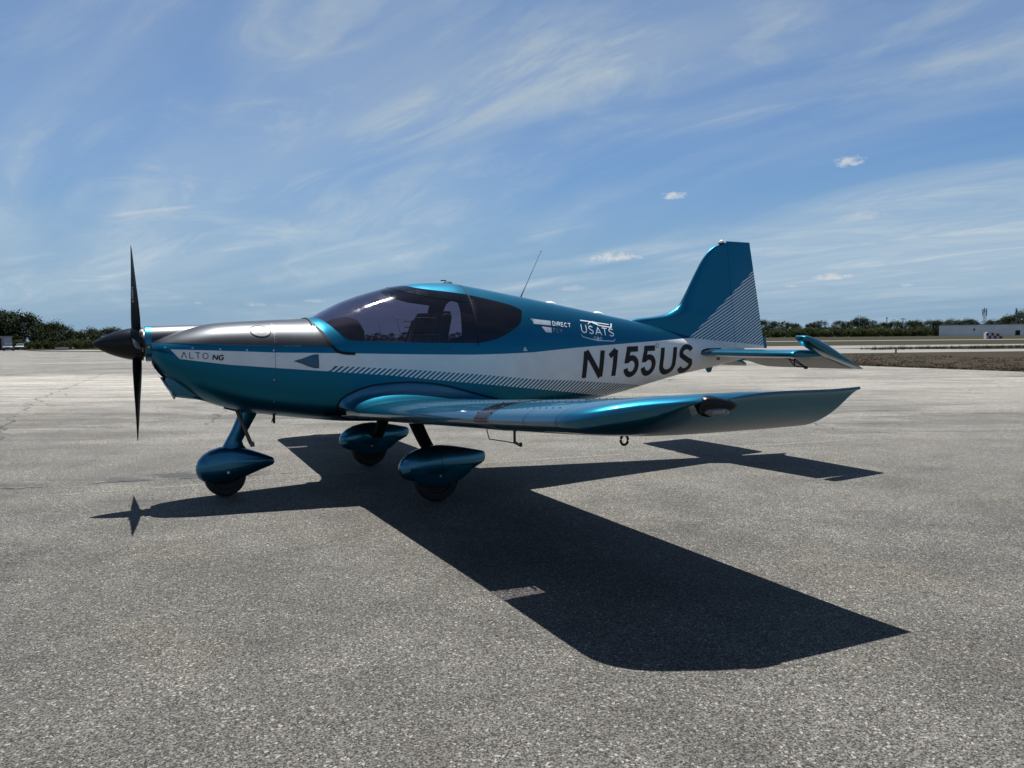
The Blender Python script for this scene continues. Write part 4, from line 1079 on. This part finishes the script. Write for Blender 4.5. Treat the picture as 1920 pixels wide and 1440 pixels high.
def glyph(ch, w):
    r = min(w / 2, .3); S5 = [(w * .93, 1), (w * .14, 1), (w * .06, .56)]
    G = {
        'N': [[(0, 0), (0, 1)], [(0, 1), (w, 0)], [(w, 0), (w, 1)]],
        '1': [[(0, .76), (w * .72, 1)], [(w * .72, 1), (w * .72, 0)]],
        '5': [S5 + arc(w * .47, .33, w * .47, .325, 135, -165, 18)],
        'U': [[(0, 1), (0, .30)] + arc(w / 2, .30, w / 2, .30, 180, 360, 14) + [(w, .30), (w, 1)]],
        'S': [arc(w / 2, .745, w * .46, .25, 25, 215, 14)[:-1] + [(w * .25, .585), (w * .5, .50), (w * .75, .42)] + arc(w / 2, .255, w * .48, .255, 35, -155, 14)],
        'A': [[(0, 0), (w / 2, 1), (w, 0)], [(w * .19, .33), (w * .81, .33)]],
        'V': [[(0, 0), (w / 2, 1), (w, 0)]],
        'L': [[(0, 1), (0, 0), (w, 0)]], 'T': [[(0, 1), (w, 1)], [(w / 2, 1), (w / 2, 0)]],
        'O': [arc(w / 2, .5, w / 2, .5, 90, 450, 24)],
        'G': [arc(w / 2, .5, w / 2, .5, 45, 315, 20) + [(w, .42)], [(w * .55, .44), (w, .44)]],
        'D': [[(0, 0), (0, 1)], [(0, 1), (w * .4, 1)] + arc(w * .4, .5, w * .6, .5, 90, -90, 14) + [(0, 0)]],
        'I': [[(0, 0), (0, 1)]], 'E': [[(w, 1), (0, 1), (0, 0), (w, 0)], [(0, .52), (w * .85, .52)]],
        'R': [[(0, 0), (0, 1), (w * .5, 1)] + arc(w * .5, .76, w * .5, .24, 90, -90, 10) + [(0, .52)], [(w * .5, .52), (w, 0)]],
        'C': [arc(w / 2, .5, w / 2, .5, 45, 315, 18)], 'F': [[(w, 1), (0, 1), (0, 0)], [(0, .52), (w * .8, .52)]],
        'Y': [[(0, 1), (w / 2, .48), (w, 1)], [(w / 2, .48), (w / 2, 0)]], 'H': [[(0, 0), (0, 1)], [(w, 0), (w, 1)], [(0, .5), (w, .5)]],
        'P': [[(0, 0), (0, 1), (w * .5, 1)] + arc(w * .5, .74, w * .5, .26, 90, -90, 10) + [(0, .48)]], '-': [[(0, .5), (w, .5)]],
    }
    return G[ch]


def ribbon(mb, line, w, place, lift):
    """a stroke of width w along a 2-D polyline; place(u, v, lift) puts it into space"""
    line = [p for i, p in enumerate(line) if i == 0 or math.hypot(p[0] - line[i - 1][0], p[1] - line[i - 1][1]) > 1e-5]
    q = [line[0]]
    for a, c in zip(line, line[1:]):
        d = math.hypot(c[0] - a[0], c[1] - a[1]); n = max(1, int(d / (w * 1.2)))
        for i in range(1, n + 1): q.append((a[0] + (c[0] - a[0]) * i / n, a[1] + (c[1] - a[1]) * i / n))
    A, B, M_ = [], [], []
    for i, p in enumerate(q):
        d0 = (p[0] - q[i - 1][0], p[1] - q[i - 1][1]) if i else (q[1][0] - p[0], q[1][1] - p[1])
        d1 = (q[i + 1][0] - p[0], q[i + 1][1] - p[1]) if i < len(q) - 1 else d0
        l0, l1 = math.hypot(*d0) or 1, math.hypot(*d1) or 1
        n0, n1 = (-d0[1] / l0, d0[0] / l0), (-d1[1] / l1, d1[0] / l1); m = (n0[0] + n1[0], n0[1] + n1[1]); ml = math.hypot(*m) or 1; m = (m[0] / ml, m[1] / ml)
        k = w / 2 / max(.35, m[0] * n0[0] + m[1] * n0[1])
        A.append(place(p[0] + m[0] * k, p[1] + m[1] * k, lift)); M_.append(place(p[0], p[1], lift)); B.append(place(p[0] - m[0] * k, p[1] - m[1] * k, lift))
    mb.grid([A, M_, B])


def lettering(name, chars, mat, parent, stroke, slant=0.0, off=.0025):
    """chars: (letter, x, z, width, height, tilt); each letter is its own piece"""
    for ch, x, z, w, h, ti in chars:
        mb = MB()
        def place(u, v, lift): return on_skin(x + u * math.cos(ti) + v * slant, z + v + u * math.sin(ti), off + lift)
        for i, line in enumerate(glyph(ch, w / h)): ribbon(mb, [(u * h, v * h) for u, v in line], stroke, place, .0004 * i)
        mb.build(name, mat, parent, 30)


sw = .052; hs = sw / 2
regs = []
for ch, x, w in (('N', 3.645, .197), ('1', 3.935, .098), ('5', 4.145, .150), ('5', 4.368, .150), ('U', 4.615, .170), ('S', 4.868, .160)):
    dz = (x - 3.62) * .020; regs.append((ch, x + hs * .3, .862 + dz, w, .243, .020))
lettering('registration_letter', regs, 'decal_dark', FUS, sw, .11)
lettering('type_letter', [(c, x, z, w, .043, -.03) for c, x, z, w in (('V', .293, 1.1035, .036), ('L', .349, 1.1015, .026), ('T', .388, 1.0985, .034), ('O', .438, 1.096, .036))], 'decal_dark', COWL, .0045, 0)
lettering('type_letter', [(c, x, z, .030, .034, -.03) for c, x, z in (('N', .505, 1.0885), ('G', .547, 1.0865))], 'decal_dark', COWL, .0088, .18)
lettering('category_letter', [(c, 2.028 + k * .0285, 1.1455 - k * .0006, .014, .017, 0) for k, c in enumerate('LIGHT SPORT') if c != ' '], 'decal_faint', FRAME, .0045, .15)
skin_poly('maker_logo', dens([(3.098, 1.400), (3.317, 1.379), (3.311, 1.338), (3.13, 1.352)], 5), 'decal_dim', FUS)
mb = MB()
for k in range(16):
    a = (3.125 + k * .0125, 1.3515 - k * .0009); c = (a[0] + .012, a[1] + .041)
    if c[0] < 3.315: ribbon(mb, [a, c], .006, lambda u, v, l: on_skin(u, v, .003 + l), 0)
mb.build('maker_logo', 'decal_white', FUS)
skin_poly('maker_logo', dens([(3.202, 1.330), (3.309, 1.319), (3.303, 1.274), (3.237, 1.279)], 4), 'decal_lavender', FUS)
lettering('maker_letter', [(c, x, 1.3405 - (x - 3.33) * .088, w, .034, -.088) for c, x, w in (('D', 3.333, .027), ('I', 3.374, 0.001), ('R', 3.390, .026), ('E', 3.430, .022), ('C', 3.466, .029), ('T', 3.506, .030))], 'decal_white', FUS, .0075, .10)
lettering('maker_letter', [(c, x, 1.2795 - (x - 3.33) * .088, w, .034, -.088) for c, x, w in (('F', 3.326, .022), ('L', 3.364, .022), ('Y', 3.395, .030))], 'decal_dim', FUS, .0055, .10)
lettering('owner_letter', [(c, x, z, w, h, -.09) for c, x, z, w, h in (('U', 3.654, 1.278, .056, .072), ('S', 3.740, 1.268, .048, .068), ('A', 3.813, 1.257, .072, .066), ('T', 3.898, 1.250, .058, .068), ('S', 3.978, 1.244, .052, .068))], 'decal_white', FUS, .0095, .10)
mb = MB(); pl = lambda u, v, l: on_skin(u, v, .0035 + l)
for line, w in (([(3.671, 1.388), (3.85, 1.369)], .010), ([(3.82, 1.371), (4.01, 1.350)], .008), (arc(3.805, 1.347, .055, .024, 175, 75, 8), .007), ([(3.81, 1.372), (3.835, 1.365)], .020), ([(3.825, 1.366), (3.855, 1.354), (3.875, 1.345)], .016), ([(3.875, 1.342), (3.96, 1.331), (4.03, 1.322)], .010), ([(4.022, 1.323), (4.046, 1.360)], .014)):
    ribbon(mb, line, w, pl, 0)
mb.build('owner_emblem', 'decal_white', FUS); mb = MB()
for line, w in (([(3.641, 1.258), (3.650, 1.238), (3.74, 1.217), (3.83, 1.199)], .0075), ([(3.835, 1.199), (3.93, 1.198), (4.021, 1.194), (4.041, 1.214)], .0075), ([(3.83, 1.228), (3.833, 1.198)], .026), ([(3.83, 1.245), (3.831, 1.228)], .007), (arc(3.796, 1.224, .013, .013, 0, 360, 12), .006), (arc(3.866, 1.217, .013, .013, 0, 360, 12), .006)):
    ribbon(mb, line, w, pl, .0004)
mb.build('owner_emblem', 'decal_white', FUS)
mb = MB(); ribbon(mb, [(2.980, 1.124), (2.998, 1.150), (3.016, 1.122), (2.980, 1.124)], .006, pl, 0); ribbon(mb, [(2.999, 1.127), (2.999, 1.138)], .008, pl, 0); mb.build('warning_triangle', 'decal_white', FUS)
mb = MB(); ribbon(mb, arc(4.571, 1.146, .016, .020, 0, 360, 18), .005, pl, .002); mb.build('static_port', 'dark_steel', FUS)
# maker's name up the face of the top blade
mb = MB(); b0 = R(31)
for k, ch in enumerate('E-PROPS'):
    for line in glyph(ch, .7):
        def place(u, v, lift):
            r = .315 + k * .0165 + u * .0145; t = (v - .5) * .020; ww = -.0125 - lift
            be = R(32 - 50 * max(0, r - .3)); return Vector((-.003 - t * math.sin(be) - ww * -math.cos(be), t * math.cos(be) + ww * math.sin(be) * 1.0, r))
        ribbon(mb, line, .16, place, .0002)
EP = mb.build('blade_lettering', 'decal_white', PROP)

# ------------------------------------------------------------------ things around the field
def leaf_fn(c1, c2):
    def fn(T, b):
        oi = T.n('ShaderNodeObjectInfo').outputs['Random']; co = objco(T)
        f = T.m('ADD', T.m('MULTIPLY', oi, .55), T.m('MULTIPLY', T.noise(co, .9, 3, .6), .5), clamp=True)
        T.set(b.inputs['Base Color'], T.mix(f, c1, c2))
    return fn
principled('leaf_dark', (.03, .045, .02), 0, .9, spec=.05, fn=leaf_fn((.010, .018, .009), (.040, .050, .022)))
principled('leaf_light', (.05, .07, .025), 0, .9, spec=.05, fn=leaf_fn((.022, .034, .012), (.052, .062, .022)))
principled('bark', (.06, .05, .04), 0, .9, fn=simple_noise_fn((.030, .026, .022), (.07, .06, .05), 6))
principled('metal_siding', (.30, .31, .32), 0, .6, fn=simple_noise_fn((.70, .67, .62), (.76, .73, .68), .25))
principled('hangar_wall', (.34, .37, .41), 0, .6, fn=simple_noise_fn((.24, .265, .30), (.29, .31, .345), .8))
principled('roof_sheet', (.16, .165, .17), 0, .5)
principled('dark_opening', (.010, .011, .012), 0, .8)
principled('red_paint', (.20, .018, .02), 0, .5)
principled('white_paint', (.50, .50, .50), 0, .5)
principled('galvanised', (.16, .165, .17), .6, .5)
principled('concrete_block', (.26, .255, .24), 0, .9)
principled('car_dark', (.012, .014, .016), .3, .25, .6)
principled('car_silver', (.10, .105, .11), .6, .3, .6)
principled('car_glass', (.01, .012, .014), 0, .08, .3)
principled('shadow_black', (.008, .008, .008), 0, .8)


def crown_mesh(seed, h, w, base, n_cl, n_leaf, size, mat, flat=False):
    rnd = random.Random(seed); vs, fs = [], []; cl = []
    for i in range(n_cl):
        t = rnd.random(); a = rnd.random() * 6.283; zz = base + (h - base) * (t ** .8)
        prof = math.sin(math.pi * min(1, .12 + .85 * t)) ** .7 if not flat else (.45 + .55 * t)
        rr = w / 2 * prof * (.35 + .65 * rnd.random() ** .5)
        cl.append((rr * math.cos(a), rr * math.sin(a), zz, w * (.10 + .13 * rnd.random())))
    for cx, cy, cz, cr in cl:
        for k in range(n_leaf):
            d = Vector((rnd.gauss(0, 1), rnd.gauss(0, 1), rnd.gauss(0, .75))); d.normalize(); r = cr * rnd.random() ** .35
            p = Vector((cx, cy, cz)) + d * r
            n = (d + Vector((rnd.gauss(0, .5), rnd.gauss(0, .5), rnd.gauss(0, .5) + .35))).normalized(); a = n.cross(Vector((rnd.gauss(0, 1), rnd.gauss(0, 1), rnd.gauss(0, 1)))).normalized(); b = n.cross(a); s_ = size * (.6 + .8 * rnd.random())
            o = len(vs); vs += [p + a * s_, p + b * s_ * .7, p - a * s_, p - b * s_ * .7]; fs.append((o, o + 1, o + 2, o + 3))
    me = bpy.data.meshes.new('crown'); me.from_pydata([tuple(v) for v in vs], [], fs); me.materials.append(MAT[mat]); return me, cl


def trunk_mesh(seed, h, base, cl):
    rnd = random.Random(seed + 99); mb = MB(); r0 = h * .022
    top = base + (h - base) * .55; pts = [(rnd.uniform(-.2, .2) * k, rnd.uniform(-.2, .2) * k, top * k) for k in (0, .3, .6, 1)]
    mb.tube(pts, [r0 * 1.3, r0, r0 * .8, r0 * .4], 7)
    for cx, cy, cz, cr in rnd.sample(cl, min(9, len(cl))):
        k = rnd.uniform(.45, .95); s_ = (pts[-1][0] * k, pts[-1][1] * k, top * k); mb.tube([s_, ((s_[0] + cx) / 2, (s_[1] + cy) / 2, (s_[2] + cz) / 2 + .2), (cx, cy, cz)], [r0 * .4, r0 * .28, r0 * .12], 5)
    return mb.mesh('trunk', 'bark', 40)


TREE_KIND = []
for i, (h, w, base, ncl, nl, sz_, mat, flat) in enumerate(((9.0, 8.0, 1.2, 46, 60, .19, 'leaf_dark', False), (10.5, 7.0, 2.4, 42, 60, .19, 'leaf_dark', True), (7.5, 9.0, .4, 50, 60, .19, 'leaf_dark', False), (8.0, 6.0, 1.0, 38, 60, .18, 'leaf_light', False), (4.0, 6.5, .1, 36, 60, .16, 'leaf_light', False), (11.5, 8.5, 3.6, 34, 60, .20, 'leaf_dark', True))):
    cm, cl = crown_mesh(20 + i, h, w, base, ncl, nl, sz_, mat, flat); TREE_KIND.append((cm, trunk_mesh(20 + i, h, base, cl)))


def px_ground(u, dist):
    """a place on the field in the direction of picture column u"""
    return ((u - 960) / 1476.86 * dist, dist)


def tree(kind, x, y, z, sc, label, group, name='tree'):
    t = link(name, None); t.location = (x, y, z); t.rotation_euler = (0, 0, random.uniform(0, 6.28)); t.scale = (sc * random.uniform(.9, 1.12), sc * random.uniform(.9, 1.12), sc)
    link('trunk', TREE_KIND[kind][1], t); link('crown', TREE_KIND[kind][0], t); return tag(t, label, 'tree' if name == 'tree' else 'bush', group)


# left wood: tall at the picture's edge, lower towards the propeller
LH = lin([(-60, 11.0), (0, 10.6), (40, 9.6), (62, 8.4), (80, 6.9), (110, 6.5), (135, 5.3), (160, 5.2), (200, 5.0), (215, 5.6), (240, 5.0), (290, 4.2)])
for row, dist, n in ((0, 205, 17), (1, 216, 15), (2, 228, 14)):
    for i in range(n):
        u = -75 + (i + random.uniform(.15, .85)) * 375 / n; x, y = px_ground(u, dist + random.uniform(-3, 3)); h = LH(u) * random.uniform(.86, 1.04) * (1 + .05 * row); k = random.choice((0, 1, 1, 2, 5, 3 if u > 90 else 0))
        tree(k, x, y, -.3, h / (9.0, 10.5, 7.5, 8.0, 4.0, 11.5)[k], 'dark leafy tree in the wood behind the parked cars, left of the propeller', 'trees of the wood at far left')
for i in range(20):
    u = 15 + (i + random.uniform(0, 1)) * 12.5; x, y = px_ground(u, 199 + random.uniform(-3, 2)); tree(4, x, y, -.2, random.uniform(.42, .70), 'low green bush along the front of the wood, left of the propeller', 'bushes before the wood at far left', 'bush')
# long treeline beyond the runway
RH = lin([(1425, 9.2), (1440, 8.9), (1470, 8.3), (1495, 7.2), (1504, 5.8), (1520, 7.6), (1545, 8.6), (1575, 8.6), (1590, 7.6), (1615, 9.4), (1640, 7.8), (1700, 7.7), (1760, 8.8), (1850, 8.6), (1880, 9.6), (1915, 12.5), (2000, 13)])
for row, dist, n in ((0, 405, 26), (1, 418, 26)):
    for i in range(n):
        u = 1420 + (i + random.uniform(.1, .9)) * 580 / n; x, y = px_ground(u, dist + random.uniform(-4, 4) + (28 if u > 1740 else 0)); h = RH(u) * random.uniform(.90, 1.04); k = random.choice((0, 0, 2, 2, 3))
        tree(k, x, y, 1.0, h / (9.0, 10.5, 7.5, 8.0, 4.0, 11.5)[k], 'dark rounded tree in the long treeline beyond the runway, right of the tail', 'trees beyond the runway')
for i in range(40):
    u = 1435 + (i + random.uniform(0, 1)) * 7.6; x, y = px_ground(u, 394 + random.uniform(-3, 3)); tree(4, x, y, 1.0, random.uniform(.75, 1.2), 'low bush at the foot of the treeline beyond the runway', 'bushes beyond the runway', 'bush')
# the same treeline runs on behind the aircraft, too low and far to tell its trees apart
rnd = random.Random(11); WV, WF = [], []
for i in range(90):
    u = 300 + (i + rnd.uniform(.2, .8)) * 1110 / 90; x, y = px_ground(u, 400 + rnd.uniform(-8, 8)); k = rnd.choice((2, 2, 4)); sc = rnd.uniform(.42, .60) * (1.5 if k == 4 else 1); me = TREE_KIND[k][0]; o = len(WV); a = rnd.random() * 6.28; ca, sa = math.cos(a) * sc, math.sin(a) * sc
    WV += [(x + v.co.x * ca - v.co.y * sa, y + v.co.x * sa + v.co.y * ca, 1.0 + v.co.z * sc) for v in me.vertices]; WF += [tuple(o + j for j in p.vertices) for p in me.polygons]
me = bpy.data.meshes.new('distant_wood'); me.from_pydata(WV, [], WF); me.materials.append(MAT['leaf_dark']); tag(link('distant_wood', me), kind='stuff')

# parked cars by the hangar
def car(label, paint, x, y, rz):
    c = link('parked_car', None); c.location = (x, y, -.01); c.rotation_euler = (0, 0, rz); tag(c, label, 'car')
    prof = [(-2.15, .32), (-2.2, .55), (-2.12, .82), (-1.55, .92), (-.95, 1.36), (-.55, 1.44), (.35, 1.43), (.75, 1.36), (1.25, .98), (1.95, .86), (2.15, .66), (2.18, .34)]
    mb = MB(); rows = []
    for yy, k in ((-.86, .90), (-.84, 1), (0, 1.015), (.84, 1), (.86, .90)): rows.append([(px_, yy * (1 if pz < .95 else .80), .3 + (pz - .3) * k) for px_, pz in prof])
    mb.grid(rows); mb.add(rows[0], [tuple(range(12))]); mb.add(rows[-1], [tuple(range(12))]); B = mb.build('body', paint, c, 40)
    for sy in (-1, 1):
        mb = MB(); mb.add([(-1.35, sy * .80, .96), (-.90, sy * .70, 1.31), (.62, sy * .70, 1.31), (1.02, sy * .80, .97)], [(0, 1, 2, 3)]); mb.build('window', 'car_glass', c, 0)
    mb = MB(); mb.add([(1.30, -.66, .985), (1.30, .66, .985), (.80, .58, 1.345), (.80, -.58, 1.345)], [(0, 1, 2, 3)]); mb.build('windscreen', 'car_glass', c, 0)
    mb = MB(); mb.add([(-1.60, -.66, .94), (-1.60, .66, .94), (-1.0, .58, 1.35), (-1.0, -.58, 1.35)], [(0, 1, 2, 3)]); mb.build('rear_window', 'car_glass', c, 0)
    for px_ in (-1.35, 1.35):
        for sy in (-1, 1):
            mb = MB(); mb.lathe(wheel_prof(.32, .2), (px_, sy * .78, .32), 20, 'Y'); mb.lathe([(sy * .08, .001), (sy * .08, .17)], (px_, sy * .78, .32), 16, 'Y'); mb.build('wheel', 'tyre', c)
    for sy in (-1, 1):
        mb = MB(); mb.box((2.13, sy * .62, .70), (.10, .32, .12)); mb.build('headlight', 'white_plastic', c, 0)
    return c


x, y = px_ground(18, 157); car('dark car with sun glinting on its windscreen, parked beside the hangar', 'car_dark', x, y, R(-62))
x, y = px_ground(41, 178); car('silver-grey car parked to the right of the dark car', 'car_silver', x, y, R(-66))

# hangar at the left edge
hx, hy = px_ground(-36, 165)
H = link('hangar', None); H.location = (hx, hy, 0); H.rotation_euler = (0, 0, R(38)); tag(H, 'pale grey hangar with dark door at the left edge of the picture', 'hangar')
mb = MB(); mb.box((0, 4, 1.45), (11.5, 8, 2.9)); mb.build('wall', 'hangar_wall', H, 0)
mb = MB(); mb.box((0, 4, 2.98), (12.1, 8.6, .16)); mb.build('roof', 'roof_sheet', H, 0)
for k in range(5):
    mb = MB(); mb.box((-4.6 + k * 1.55, -.03, 1.3), (1.45, .06, 2.5)); mb.build('door_panel', 'metal_siding', H, 0)
mb = MB(); mb.box((3.35, -.04, 1.3), (1.1, .08, 2.6)); mb.build('doorway', 'dark_opening', H, 0)
mb = MB(); mb.box((4.2, -.05, 1.45), (.10, .10, 2.9)); mb.build('door_post', 'galvanised', H, 0)
mb = MB(); mb.box((0, 0, 0), (2.2, 1.0, .55)); mb.box((0, 0, .3), (2.3, 1.1, .06)); o = mb.build('concrete_box', 'concrete_block', None, 0); x, y = px_ground(118, 160); o.location = (x, y, .27); tag(o, 'low pale concrete box on the grass before the left wood', 'box')

# long building beyond the runway
bx0, by0 = px_ground(1760, 398)
B = link('warehouse', None); B.location = (bx0, by0, 1.1); B.rotation_euler = (0, 0, R(-29)); tag(B, 'long low grey warehouse beyond the runway at far right', 'building')
mb = MB(); mb.box((36, 9, 2.75), (72, 18, 5.5)); mb.build('wall', 'metal_siding', B, 0)
mb = MB(); mb.box((36, 9, 5.62), (72.5, 18.5, .25)); mb.build('roof', 'roof_sheet', B, 0)
for k in range(24):
    mb = MB(); mb.box((1.5 + k * 3, -.05, 2.7), (2.9, .10, 5.3)); mb.build('wall_panel', 'metal_siding', B, 0)
mb = MB(); mb.box((15.3, -.12, 3.2), (.7, .1, 1.0)); mb.build('window', 'dark_opening', B, 0)
for px_, w, hh in ((33.5, 2.0, 2.6), (43, 4.2, 3.4), (52, 4.2, 3.4)):
    mb = MB(); mb.box((px_, -.13, hh / 2), (w, .1, hh)); mb.build('door', 'dark_opening', B, 0)
mb = MB(); mb.box((39, 2, 6.1), (1.6, 1.6, .9)); mb.lathe([(6.5, .5), (6.9, .5), (7.1, .2), (7.12, 0)], (39, 2, 0), 12, 'Z'); mb.build('roof_vent', 'white_plastic', B)
for k, (u, s_) in enumerate(((1888, .95), (1897, .8), (1917, 1.25))):
    x, y = px_ground(u, 388); tree(3, x, y, 1.0, .52 * s_, ('small tree before the warehouse wall, leftmost of three', 'small tree before the warehouse wall, middle of three', 'tree before the warehouse at the right picture edge')[k], 'trees before the warehouse')
# red and white checkered equipment hut
sx, sy = px_ground(1858, 292)
S = link('equipment_hut', None); S.location = (sx, sy, 0.0); S.rotation_euler = (0, 0, R(-12)); tag(S, 'small red and white checkered equipment hut before the warehouse', 'hut')
mb = MB(); mb.box((0, 1.2, 1.15), (3.4, 2.4, 2.3)); mb.build('wall', 'white_paint', S, 0)
for i in range(4):
    for j in range(2):
        mb = MB(); mb.box((-1.275 + i * .85, -.03, .575 + j * 1.15), (.83, .06, 1.13)); mb.build('panel', 'red_paint' if (i + j) % 2 else 'white_paint', S, 0)
mb = MB(); mb.box((-.4, 1.2, 2.42), (1.6, 2.5, .22)); mb.build('roof', 'white_paint', S, 0)
sx, sy = px_ground(1873, 293)
S = link('equipment_hut', None); S.location = (sx, sy, 0.0); S.rotation_euler = (0, 0, R(-12)); tag(S, 'smaller dark red and white hut just right of the checkered hut', 'hut')
mb = MB(); mb.box((0, .8, 1.0), (2.2, 1.6, 2.0)); mb.build('wall', 'red_paint', S, 0)
for i in range(2):
    mb = MB(); mb.box((-.55 + i * 1.1, -.03, .5 + i * 1.0), (1.08, .06, .98)); mb.build('panel', 'white_paint', S, 0)


def lattice(name, label, u, dist, h, w, z0):
    x, y = px_ground(u, dist); t = link(name, None); t.location = (x, y, z0); tag(t, label, 'mast')
    cs = [(w / 2, 0), (-w / 4, w * .43), (-w / 4, -w * .43)]
    for cx, cy in cs:
        mb = MB(); mb.tube([(cx, cy, 0), (cx * .8, cy * .8, h)], .10, 6); mb.build('leg', 'galvanised', t)
    n = int(h / 1.6)
    for k in range(n):
        z1, z2 = h * k / n, h * (k + 1) / n; mb = MB()
        for i in range(3): a, c = cs[i], cs[(i + 1) % 3]; mb.tube([(a[0], a[1], z1), (c[0] * .95, c[1] * .95, z2)], .05, 5); mb.tube([(a[0], a[1], z2), (c[0], c[1], z2)], .04, 5)
        mb.build('bracing', 'galvanised', t)
    return t


t = lattice('radio_mast', 'tall lattice radio mast with panel aerials before the warehouse', 1845, 395, 13.6, 1.6, 1.0)
for k, (dx, z, l) in enumerate(((-1.1, 11.8, 3.2), (.9, 12.0, 3.6), (-.2, 13.0, 2.4), (-1.3, 7.0, 1.2))):
    mb = MB(); mb.box((dx, 0, z), (.32, .2, l)); mb.tube([(dx, 0, z), (0, 0, z)], .05, 5); mb.build('panel_aerial', 'galvanised', t, 0)
t = lattice('radio_mast', 'slim mast rising from the trees at the right picture edge', 1904, 430, 15.0, .9, 1.0)
mb = MB(); mb.box((.7, 0, 13.4), (1.6, .1, .1)); mb.box((1.2, 0, 13.2), (.12, .12, .9)); mb.build('cross_arm', 'galvanised', t, 0)
mb = MB(); mb.box((-.1, 0, 13.2), (.55, .55, 2.2)); mb.build('panel_aerial', 'galvanised', t, 0)
for u, dist, h, label in ((1662, 425, 10.6, 'plain utility pole above the treeline, nearer the tail'), (1692, 425, 10.0, 'utility pole with crossarm above the treeline, right of the plain pole')):
    x, y = px_ground(u, dist); P = link('utility_pole', None); P.location = (x, y, 1.0); tag(P, label, 'pole')
    mb = MB(); mb.tube([(0, 0, 0), (0, 0, h)], [.26, .20], 8); mb.build('pole', 'bark', P)
    mb = MB(); mb.box((0, 0, h - .4), (.9 if u == 1662 else 2.8, .2, .3)); mb.build('crossarm', 'bark', P, 0)
x, y = px_ground(1680, 59.0)
mb = MB(); mb.lathe([(0, .10), (.03, .10), (.04, .05), (.14, .05), (.16, .07), (.22, .07), (.25, .04), (.26, 0)], (x, y, -.01), 12, 'Z'); tag(mb.build('taxiway_marker', 'dark_opening'), 'small black marker post at the edge of the taxiway', 'marker')
sheet('shadow_wedge', [(14.5, 23.3), (15.2, 23.05), (22, 22.7), (22, 23.7), (16, 23.6)], .004, 'shadow_black')  # flat dark sheet standing in for a cast shadow; its caster is not built

# rough grass along the apron edge and the weeds between the taxiways, far too many to count
principled('grass_blade', (.05, .04, .02), 0, .8, spec=.2, fn=lambda T, b: T.set(b.inputs['Base Color'], T.mix(T.ramp(T.noise(objco(T), .8, 4, .6), .3, .7), (.028, .021, .012), (.050, .038, .021))))
rnd = random.Random(3); vs, fs = [], []
def tuft(x, y, h, n):
    for _ in range(n):
        a = rnd.random() * 6.283; dx, dy = math.cos(a), math.sin(a); px_, py = x + rnd.gauss(0, .10), y + rnd.gauss(0, .10); w = .012 + .010 * rnd.random(); hh = h * rnd.uniform(.5, 1.2); ln = hh * rnd.uniform(.1, .7)
        o = len(vs); vs.extend([(px_ - dy * w, py + dx * w, -.012), (px_ + dy * w, py - dx * w, -.012), (px_ + dx * ln, py + dy * ln, hh)]); fs.append((o, o + 1, o + 2))
for _ in range(3000):
    y = 22 + 36 * rnd.random() ** 1.3; xe = 17.1 + (26.2 - y) * .285 if y > 26.2 else 17.1 + (26.2 - y) * .30
    d = rnd.random(); x = xe + .05 + (d ** 2.2) * 16; tuft(x, y, rnd.uniform(.015, .06), 6)
for _ in range(260): x = rnd.uniform(33, 52); tuft(x, 72.5 + (x - 33) * .25 + abs(rnd.gauss(0, 2.0)), rnd.uniform(.15, .45), 9)
me = bpy.data.meshes.new('rough_grass'); me.from_pydata(vs, [], fs); me.materials.append(MAT['grass_blade']); tag(link('rough_grass', me), kind='stuff')
